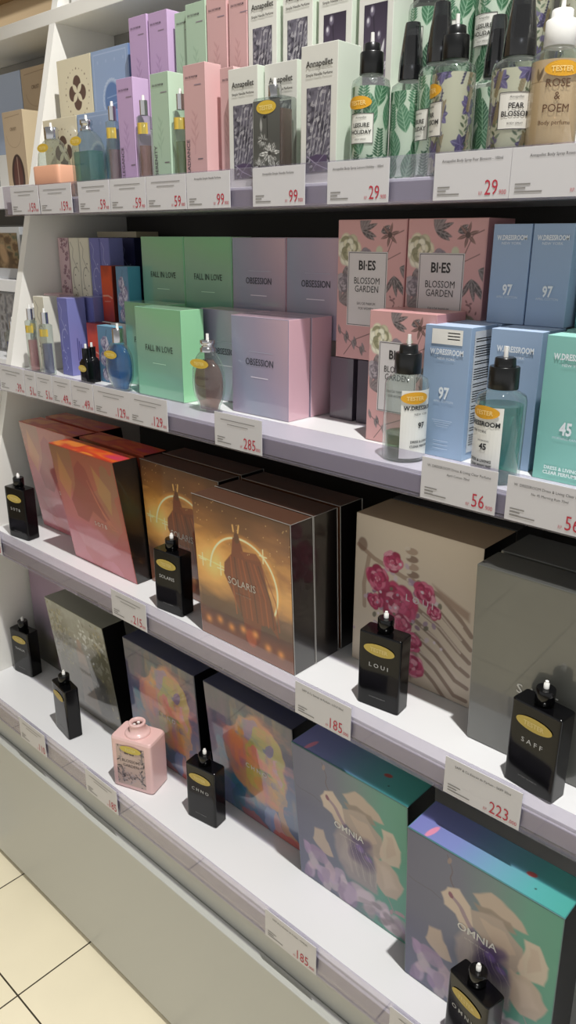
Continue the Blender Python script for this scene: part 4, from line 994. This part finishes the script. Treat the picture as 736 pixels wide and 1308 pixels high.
glass_bottle('oval clear bottle of pinkish brown perfume between green and lilac boxes', -.938, .828, Z2, ov(.100, .066, .030), dict(collar=[(.097, .0125), (.103, .0125), (.104, .010), (.108, .010), (.109, .0122), (.115, .0122), (.116, .010)]), [(z_+.004, a_*.88, b_*.85, n_) for z_, a_, b_, n_ in ov(.080, .066, .030)], liquid('amber_pink_liquid', 'd8bcb8', 'b89794', .30), (-.004, .079, .021, .0075), [('OBSESSION', 0, .054, .0062, '4a3a3c'), ('EAU DE PARFUM', 0, .043, .0028, '4a3a3c')], R(2), .0150)
tl = liquid('teal_liquid', 'a4d6d0', '79bdb6', .35); gl = liquid('pale_green_liquid', 'c4d6c0', 'a2b49e', .25)
spray_bottle('clear bottle with green dregs and white label numbered 97', -.545, .812, Z2, .0275, .108, R(-10), lab=dict(w=.056, v0=.006, v1=.092, col='e9e9e4', t=[('W.DRESSROOM', 0, .068, .0072, '25282b', {'bold': .03}), ('NEW YORK', 0, .061, .0042, '33363a'), ('97', 0, .045, .010, '25282b', {'bold': .03}), ('DRESS & LIVING', 0, .026, .0042, '33363a', {'bold': .03}), ('CLEAR PERFUME', 0, .020, .0042, '33363a', {'bold': .03})]), liquidmat=gl, hl=.034, sticker=(R(-32), .083), group='clear body perfume testers')
spray_bottle('clear bottle of teal liquid with white label numbered 45', -.412, .808, Z2, .0285, .106, R(-113), lab=dict(w=.058, v0=.006, v1=.090, col='e9e9e4', t=[('W.DRESSROOM', 0, .068, .0076, '25282b', {'bold': .03}), ('NEW YORK', 0, .060, .0045, '33363a'), ('MORNING', .008, .050, .0032, '55585c'), ('45', .008, .041, .010, '25282b', {'bold': .03}), ('DRESS & LIVING', .004, .026, .0046, '33363a', {'bold': .03}), ('CLEAR PERFUME', .004, .020, .0046, '33363a', {'bold': .03})]), liquidmat=tl, hl=.090, sticker=(R(-100), .084), group='clear body perfume testers')

# ================================================================== SHELF 1 (eye level)
Z1 = TOP[0]; Z1U = Z1+.1105
CQ = dict(front='e0d7bc', side='cfc4a4', top='e6dec6'); WQ = dict(front='93a9cb', side='6d87b4', top='9db2d4')
def emb(lb, x0, x1, y, z, h, a, cols): perfume_box(lb, x0, x1, y, z, h, .040, cols, a, (), 0, 'emblem boxes', 'film')
emb('cream box with brown petal emblem, front row behind the peach bottle', -1.496, -1.378, .908, Z1, .144, 'cream', CQ)
emb('blue box with pale wreath, front row behind the teal bottle', -1.3765, -1.258, .908, Z1, .144, 'wreath', WQ)
emb('cream box with brown petal emblem on the raised back row', -1.527, -1.409, .970, Z1U, .149, 'cream', CQ)
emb('blue box with pale wreath on the raised back row', -1.4075, -1.289, .970, Z1U, .149, 'wreath', WQ)
def pas(lb, x0, x1, y, z, h, d, colr, side, top, word, art_):
    T = [('EAU DE PARFUM', .020, h*.895, .0038, '4a4048', {'bold': .02}), ('#rect', .026, .042, h*.835, '8a7a88', {'v1': h*.842})]
    if word: T += [(word, .012, h*.28, .0105, '4f4650', {'rot': math.pi/2, 'bold': .01}), ('#rect', .030, .042, h*.255, '75686f', {'v1': h*.264})]
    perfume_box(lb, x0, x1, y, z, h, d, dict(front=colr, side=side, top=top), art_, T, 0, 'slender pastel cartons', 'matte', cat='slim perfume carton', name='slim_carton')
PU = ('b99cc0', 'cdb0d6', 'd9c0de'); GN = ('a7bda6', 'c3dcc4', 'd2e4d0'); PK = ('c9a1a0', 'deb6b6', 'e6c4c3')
pas('mauve slender carton in front row, leftmost of the pastel cartons', -1.216, -1.170, .885, Z1, .181, .034, *PU, 'ELEGANCE', 'stem_lilac')
pas('sage green slender carton in front row between two slim testers', -1.124, -1.077, .885, Z1, .178, .034, *GN, 'SERENITY', 'stem_green')
pas('rose pink slender carton in front row, left of the two pink ones', -1.041, -.989, .885, Z1, .180, .034, *PK, 'RADIANCE', 'stem_pink')
pas('rose pink slender carton squeezed beside the white leaf print carton', -.973, -.942, .900, Z1, .170, .030, *PK, '', 'stem_pink')
pas('mauve slender carton on the raised back row, left of two', -1.258, -1.207, .950, Z1U, .178, .034, *PU, '', 'stem_lilac')
pas('mauve slender carton on the raised back row, right of two', -1.203, -1.152, .950, Z1U, .176, .034, *PU, '', 'stem_lilac')
pas('sage green slender carton on the raised back row, tucked behind', -1.142, -1.108, .957, Z1U, .168, .034, *GN, '', 'stem_green')
pas('sage green slender carton on the raised back row, taller looking one', -1.106, -1.057, .950, Z1U, .173, .034, *GN, '', 'stem_green')
pas('rose pink slender carton on the raised back row, left of two', -1.055, -1.008, .950, Z1U, .172, .034, *PK, '', 'stem_pink')
pas('rose pink slender carton on the raised back row, next to white carton', -1.004, -.963, .950, Z1U, .170, .034, *PK, '', 'stem_pink')
for x, y, lc, tn, lb in [(-1.243, .893, 'd8b4ba', 'f0dfe2', 'slim clear tester half hidden left of the mauve front carton'), (-1.1525, .892, 'cfa59f', 'eed9d5', 'slim clear tester with rose liquid between mauve and sage cartons'), (-1.0595, .894, 'a8b496', 'dfe5d2', 'slim clear tester with green liquid between sage and rose cartons')]:
    slim_tester(lb, x, y, Z1, .122, .011, lc, tn)
AC = dict(front='d9d8d0', side='d9e2d4', top='e8ebe2')
def anna(lb, x0, x1, y, z, h, d, a, txt=True):
    wd_ = x1-x0
    aw, ah = wd_*.66, h*.62
    perfume_box(lb, x0, x1, y, z, h, d, AC, a, [('Annapellet', wd_/2, h*.845, .0105, '3a3733', {'bold': .02}), ('Simple Needle Perfume', wd_/2, h*.78, .0048, '55524c', {'bold': .02})] if txt else (), 0, 'white leaf print cartons', 'matte', artrect=(wd_*.16, h*.08, aw, ah))
anna('white carton with grey leaf picture, front row left beside rose carton', -.939, -.8765, .885, Z1, .162, .045, 'engraving')
anna('white carton with leaf picture, behind the black floral tester', -.8745, -.810, .896, Z1, .162, .040, 'engraving')
anna('white carton peeping out behind the large leaf picture carton', -.807, -.772, .918, Z1, .162, .030, 'engraving', False)
anna('white carton with leaf picture standing nearest, beside the green leaf spray', -.775, -.711, .864, Z1, .166, .048, 'engraving')
anna('white carton with leaf picture on the raised back row, left one', -.961, -.900, .950, Z1U, .166, .045, 'engraving')
anna('white carton with leaf picture on the raised back row, second one', -.889, -.830, .950, Z1U, .166, .045, 'engraving')
anna('white carton with purple orchid picture on the raised back row, left one', -.820, -.759, .950, Z1U, .160, .045, 'orchid')
anna('white carton with purple orchid picture on the raised back row, right one', -.748, -.690, .950, Z1U, .160, .045, 'orchid')
def bw_extra(o, L, f):
    canvas_grid(ART['bwflower'], lambda u, v: f(.0006)(u-.026, v+.004), 'printed_front', M['print'], o, .052, .105)
bwb = glass_bottle('square tester with black and white flower front and yellow sticker', -.832, .8735, Z1, [(.0005, .027, .0155, 10), (.003, .028, .0165, 12), (.111, .028, .0165, 12), (.113, .027, .0155, 10)], dict(collar=[(.113, .0095), (.128, .0095), (.129, .0085)], tip=.009), [(.006, .024, .012, 8), (.098, .024, .012, 8)], liquid('rose_brown_liquid', 'e2cbc4', 'b8978e', .28), (0, .100, .019, .0085), (), 0, .0168, bw_extra)
# perfume bottles
peach = mat('peach_resin', 'e6ab8c', 0.4)
def peach_base(o, L, f):
    b = MB(); b.loft([(.0004, .045, .020, 9), (.002, .046, .021, 10), (.056, .046, .021, 10), (.058, .045, .020, 9)], loc=L, seg=48); b.build('base', peach, o)
dm = [(.058, .0445, .019, 3)] + [(.058+.050*math.sin(t), .0445*math.cos(t)**.8, .019*max(math.cos(t), .4), 2.6) for t in np.linspace(.15, 1.35, 9)]
glass_bottle('domed clear bottle on a peach block base beside the side panel', -1.428, .8835, Z1, dm, dict(collar=[(.104, .013), (.106, .0135), (.124, .0135), (.125, .012)], tip=.008), None, None, (.000, .088, .0195, .0075), (), 0, .0205, peach_base)
rb = [(.0005, .034, .016, 4), (.004, .037, .0175, 4), (.060, .038, .018, 4), (.082, .0365, .0175, 3.5), (.096, .031, .015, 3), (.106, .020, .011, 2.5), (.110, .012, .010, 2)]
glass_bottle('rounded clear bottle of teal perfume with ribbed silver neck', -1.305, .880, Z1, rb, dict(collar=[(.109, .0115), (.113, .0115), (.114, .0095), (.118, .0095), (.119, .0115), (.126, .0115), (.127, .010)], tip=.008), [(.006, .032, .0145, 4), (.075, .033, .015, 4)], liquid('teal_perfume', 'bfe0dd', '7fbcbb', .22), (-.010, .092, .0180, .0075), [('EAU DE PARFUM', -.004, .052, .0040, '234b4e')], 0, .0175)
# body sprays
LH = lambda dx=0: dict(w=.034, v0=.043, v1=.078, col='e2e2da', edge='4a4f49', t=[('Annapellet', dx, .072, .0036, '55554f'), ('LEISURE', dx, .062, .0068, '33352f', {'bold': .02}), ('HOLIDAY', dx, .054, .0068, '33352f', {'bold': .02}), ('BODY SPRAY', dx, .047, .0028, '55554f')])
PB = dict(w=.040, v0=.043, v1=.080, col='dddad2', edge='4a4549', t=[('Annapellet', 0, .074, .0036, '55504f'), ('PEAR', 0, .064, .0075, '33302f', {'bold': .02}), ('BLOSSOM', 0, .056, .0075, '33302f', {'bold': .02}), ('BODY SPRAY', 0, .048, .0030, '55504f')])
pale = liquid('pale_body_liquid', 'd5e6d6', 'bcd4be', .3); palep = liquid('pale_cream_liquid', 'e8dfcc', 'd2c6b0', .3)
spray_bottle('green leaf print body spray tester with yellow sticker, beside white carton', -.672, .883, Z1, .0248, .122, R(-80), 'leaves', 'pump', LH(), sticker=(R(-90), .090))
spray_bottle('green leaf print body spray with tall smoky cap, second from left', -.632, .912, Z1, .0240, .115, R(-40), 'leaves_b', 'tall')
spray_bottle('green leaf print body spray with tall smoky cap, just left of violet flower tester', -.587, .906, Z1, .0245, .128, R(-118), 'leaves', 'tall', LH())
spray_bottle('cream and violet flower print body spray tester with black pump', -.551, .884, Z1, .0255, .123, R(-128), 'pear', 'pump', PB, sticker=(R(-128), .092))
spray_bottle('green leaf print body spray standing behind the violet flower tester', -.521, .926, Z1, .0220, .108, R(40), 'leaves_b', 'tall', dict(w=.03, v0=.01, v1=.09, col='dfe3da', t=[]))
spray_bottle('cream and violet flower print body spray with tall smoky cap', -.470, .884, Z1, .0280, .116, R(-58), 'pear_b', 'tall', PB)
spray_bottle('peach body perfume bottle with white pump at the right edge', -.424, .884, Z1, .0268, .119, R(-58), 'poem', 'pump', dict(w=.001, v0=.05, v1=.051, col='e9c29b', t=[('ROSE', 0, .080, .0112, '5a3c28'), ('&', 0, .068, .0105, '5a3c28'), ('POEM', 0, .056, .0112, '5a3c28'), ('Body perfume', 0, .044, .0062, '5a3c28')]), sticker=(R(-52), .097), plast='pump')
for x, y, ph, a, lb_, lab in [(-.662, .985, -105, 'leaves_b', 'green leaf print body spray on raised back row, left of three', LH()), (-.611, .985, -100, 'leaves', 'green leaf print body spray on raised back row, middle of three', LH()), (-.562, .985, -92, 'leaves_b', 'green leaf print body spray on raised back row, right of three', LH()), (-.510, .985, -60, 'pear', 'cream and violet flower print body spray on raised back row, left', None), (-.452, .985, -60, 'pear_b', 'cream and violet flower print body spray on raised back row, right', None)]:
    spray_bottle(lb_, x, y, Z1U, .0235, .112, R(ph), a, 'tall', lab)

# ================================================================== price tags
T = price_tag
T('price tag reading 159, leftmost on the eye level shelf', 0, -1.540, .104, '', '159', '000'); T('price tag reading 159 below the peach based bottle', 0, -1.432, .110, '', '159', '000')
T('price tag reading 59 below the teal bottle', 0, -1.300, .096, '', '59', '900'); T('price tag reading 59 below the mauve front carton', 0, -1.202, .100, '', '59', '900')
T('price tag reading 59 below the sage front carton', 0, -1.100, .100, '', '59', '900'); T('price tag reading 99 below the rose pink cartons', 0, -.998, .098, 'Annapellet Simple Needle Perfume', '99', '900')
T('price tag reading 99 below the black floral tester', 0, -.852, .100, 'Annapellet Simple Needle Perfume', '99', '900')
T('price tag reading 29.900 below the green leaf tester', 0, -.712, .0995, 'Annapellet Body Spray Leisure Holiday - 100ml', '29', '.900')
T('price tag reading 29.900 below the violet flower tester', 0, -.547, .0985, 'Annapellet Body Spray Pear Blossom - 100ml', '29', '.900')
T('price tag reading 56 below the peach body perfume', 0, -.448, .108, 'Annapellet Body Spray Roses & Poem', '56', '.900')
L2 = [(-1.512, .099, '39', 'price tag reading 39, leftmost on the second shelf'), (-1.412, .043, '51', 'narrow price tag reading 51, left one'), (-1.368, .058, '51', 'price tag reading 51, right one'), (-1.309, .063, '49', 'price tag reading 49, left one'), (-1.245, .070, '49', 'price tag reading 49, right one'), (-1.174, .107, '129', 'price tag reading 129 below the blue oval bottle')]
for x, wd_, p, lb in L2: T(lb, 1, x, wd_-.001, '', p, '000')
T('price tag reading 129 below the pinkish brown bottle', 1, -1.068, .100, '', '129', '000'); T('price tag reading 285 below the lilac grey boxes', 1, -.855, .100, '', '285', '000')
T('price tag reading 56.900 below the light blue carton', 1, -.485, .100, 'W. DRESSROOM Dress & Living Clear Perfume', '56', '.900', 'April Cotton 70ml')
T('price tag reading 56 below the teal carton', 1, -.373, .100, 'W. DRESSROOM Dress & Living Clear Perfume', '56', '.900', 'No 45 Morning Rain 70ml')
T('price tag reading 243 at the left frame edge', 2, -1.566, .094, '', '243', ''); T('price tag reading 215 below the amber tester bottle', 2, -1.073, .100, '', '215', '000')
T('price tag reading 185 between the amber box and peony tester', 2, -.630, .100, 'SAFF & Co Extrait de Parfum - LOUI 30ml', '185', '.000'); T('price tag reading 223 below the grey box', 2, -.385, .100, 'SAFF & Co Extrait de Parfum - SAFF 30ml', '223', '.000')
T('price tag reading 110 on the bottom shelf, leftmost', 3, -1.337, .100, '', '110', ''); T('price tag reading 185 below the pink bottle', 3, -1.094, .100, '', '185', ''); T('price tag reading 185 on the bottom shelf below the petal boxes', 3, -.620, .100, 'SAFF & Co Extrait de Parfum - OMNIA', '185', '.000'); T('price tag at the bottom frame edge before the tester', 3, -.393, .100, '', '185', '.000')

# ================================================================== neighbouring bay on the left, seen past the side panel
left = thing('neighbour_shelving_unit', 'white shelving bay with its own shelves left of the slanted panel', 'shelving', (-2.2, 1.0, 0))
b = MB(); b.box(-2.85, XL-PT-.0006, .930, YB, 1.474, 1.520, bev=.001); b.build('shelf_board', M['shelf'], left)
b = MB(); b.box(-2.85, XL-PT-.0006, .868, YB, 1.302, 1.327, bev=.001); b.build('shelf_board', M['shelf'], left)
b = MB(); b.box(-2.85, XL-PT-.0006, .838, YB, 1.120, 1.160, bev=.001); b.build('shelf_board', M['shelf'], left)
b = MB(); b.box(-2.85, XL-PT-.0006, YB+.0006, YB+.02, 0.0, 1.822); b.build('back_panel', M['greyback'], left)
b = MB(); b.box(-2.85, XL-PT-.0006, .95, .97, 1.4405, 1.4735); b.build('dark_strip', M['dark'], left)  # dark strip below the shelf, near its front
b = MB(); b.box(-2.85, XL-PT-.0006, .66, YB, 0.0, 1.10, bev=.002); b.build('lower_cabinet', M['white'], left)
BR = dict(front='b7a287', side='cdbb9b', top='d9c9ab')
perfume_box('tan box with dark arched window in the left bay, front one', -1.776, -1.688, .977, 1.520, .156, .085, BR, 'windowbox', [('CRUST', .044, .117, .009, '6d5b48')], 0, 'tan window boxes', 'matte')
perfume_box('tan box with dark arched window in the left bay, raised back one', -1.832, -1.700, 1.066, 1.607, .173, .060, BR, 'windowbox', [('CRUST', .060, .128, .011, '6d5b48')], 0, 'tan window boxes', 'matte')
perfume_box('pale blue carton beside the raised tan box in the left bay', -1.97, -1.834, 1.066, 1.607, .173, .060, dict(front='a9b6cc', side='a9b6cc', top='bcc8da'), None, (), 0, None, 'matte')
b = MB(); b.box(-1.98, -1.66, 1.062, 1.14, 1.5205, 1.6065, bev=.001); RN[0] += 1; struct(b.build('trim_%d' % RN[0], M['white']))
glass_bottle('dark gold perfume bottle at the left frame edge', -1.835, .962, 1.520, [(.0005, .028, .014, 6), (.085, .028, .014, 6), (.095, .014, .010, 3)], dict(collar=[(.095, .010), (.118, .010)]), [(.004, .024, .011, 5), (.05, .024, .011, 5)], liquid('gold_liquid', '8a7a3c', '6a5c2c', .6))
pic = Cv(.7, 120, '3a302a'); n_ = pic.noise(5, 3, 4); pic.im = pic.ramp(n_+.2*(pic.X-.35), [(.2, '1c1714'), (.45, '4a3526'), (.6, '7d6a50'), (.75, '3c4a3c')]); pic.ell(.22, .4, .12, .3, .2, 'a88a6a', .7, .6); ART['pic'] = pic
perfume_box('silver white box with dark painted picture in the left bay', -1.735, -1.615, .900, 1.327, .108, .045, dict(front='b9bcc0', side='a9acb0', top='d0d2d4'), 'pic', (), 0, None, 'film', artrect=(.012, .022, .096, .074))
for k in range(4):
    o = thing('silver_carton', ['slim silver carton in the left bay below the picture box, first', 'slim silver carton in the left bay below the picture box, second', 'slim silver carton in the left bay below the picture box, third', 'slim silver carton in the left bay below the picture box, nearest panel'][k], 'carton', (-1.76+.042*k, .93, 1.160), 'slim silver cartons')
    cv = Cv(.3, 100, '8a8c92'); q = cv.noise(7, 20+k, 3); cv.im = cv.ramp(q, [(.3, '55575e'), (.5, 'a9abb0'), (.7, '6d7078')])
    b = MB(); b.box(-1.78+.042*k, -1.7395+.042*k, .915, .95, 1.1603, 1.292, '9a9ca2', bev=.0008); b.build('carton', M['film'], o)
    canvas_grid(cv, frame((-1.779+.042*k, .9145, 1.162), (1, 0, 0), (0, 0, 1), (0, -1, 0), 0), 'front_print', M['film'], o, .038, .128)
glass_bottle('blue glass bottle with pale blue top band in the left bay', -1.624, .866, 1.160, [(.0005, .020, .016, 4), (.055, .020, .016, 4), (.062, .012, .010, 3)], dict(collar=[(.062, .008), (.080, .008)]), [(.003, .018, .014, 4), (.036, .018, .014, 4)], liquid('cobalt_liquid', '1f50b0', '1848a8', .7))
# cartons on the top board
perfume_box('white carton with grey lettering on top of the shelving unit', -1.548, -1.38, 1.03, 1.848, .16, .08, dict(front='e6e5e2', side='dddcd8', top='f0efec'), None, [('PARFUM', .10, .030, .030, '6b6a68', {'bold': .03})], 0, None, 'matte')
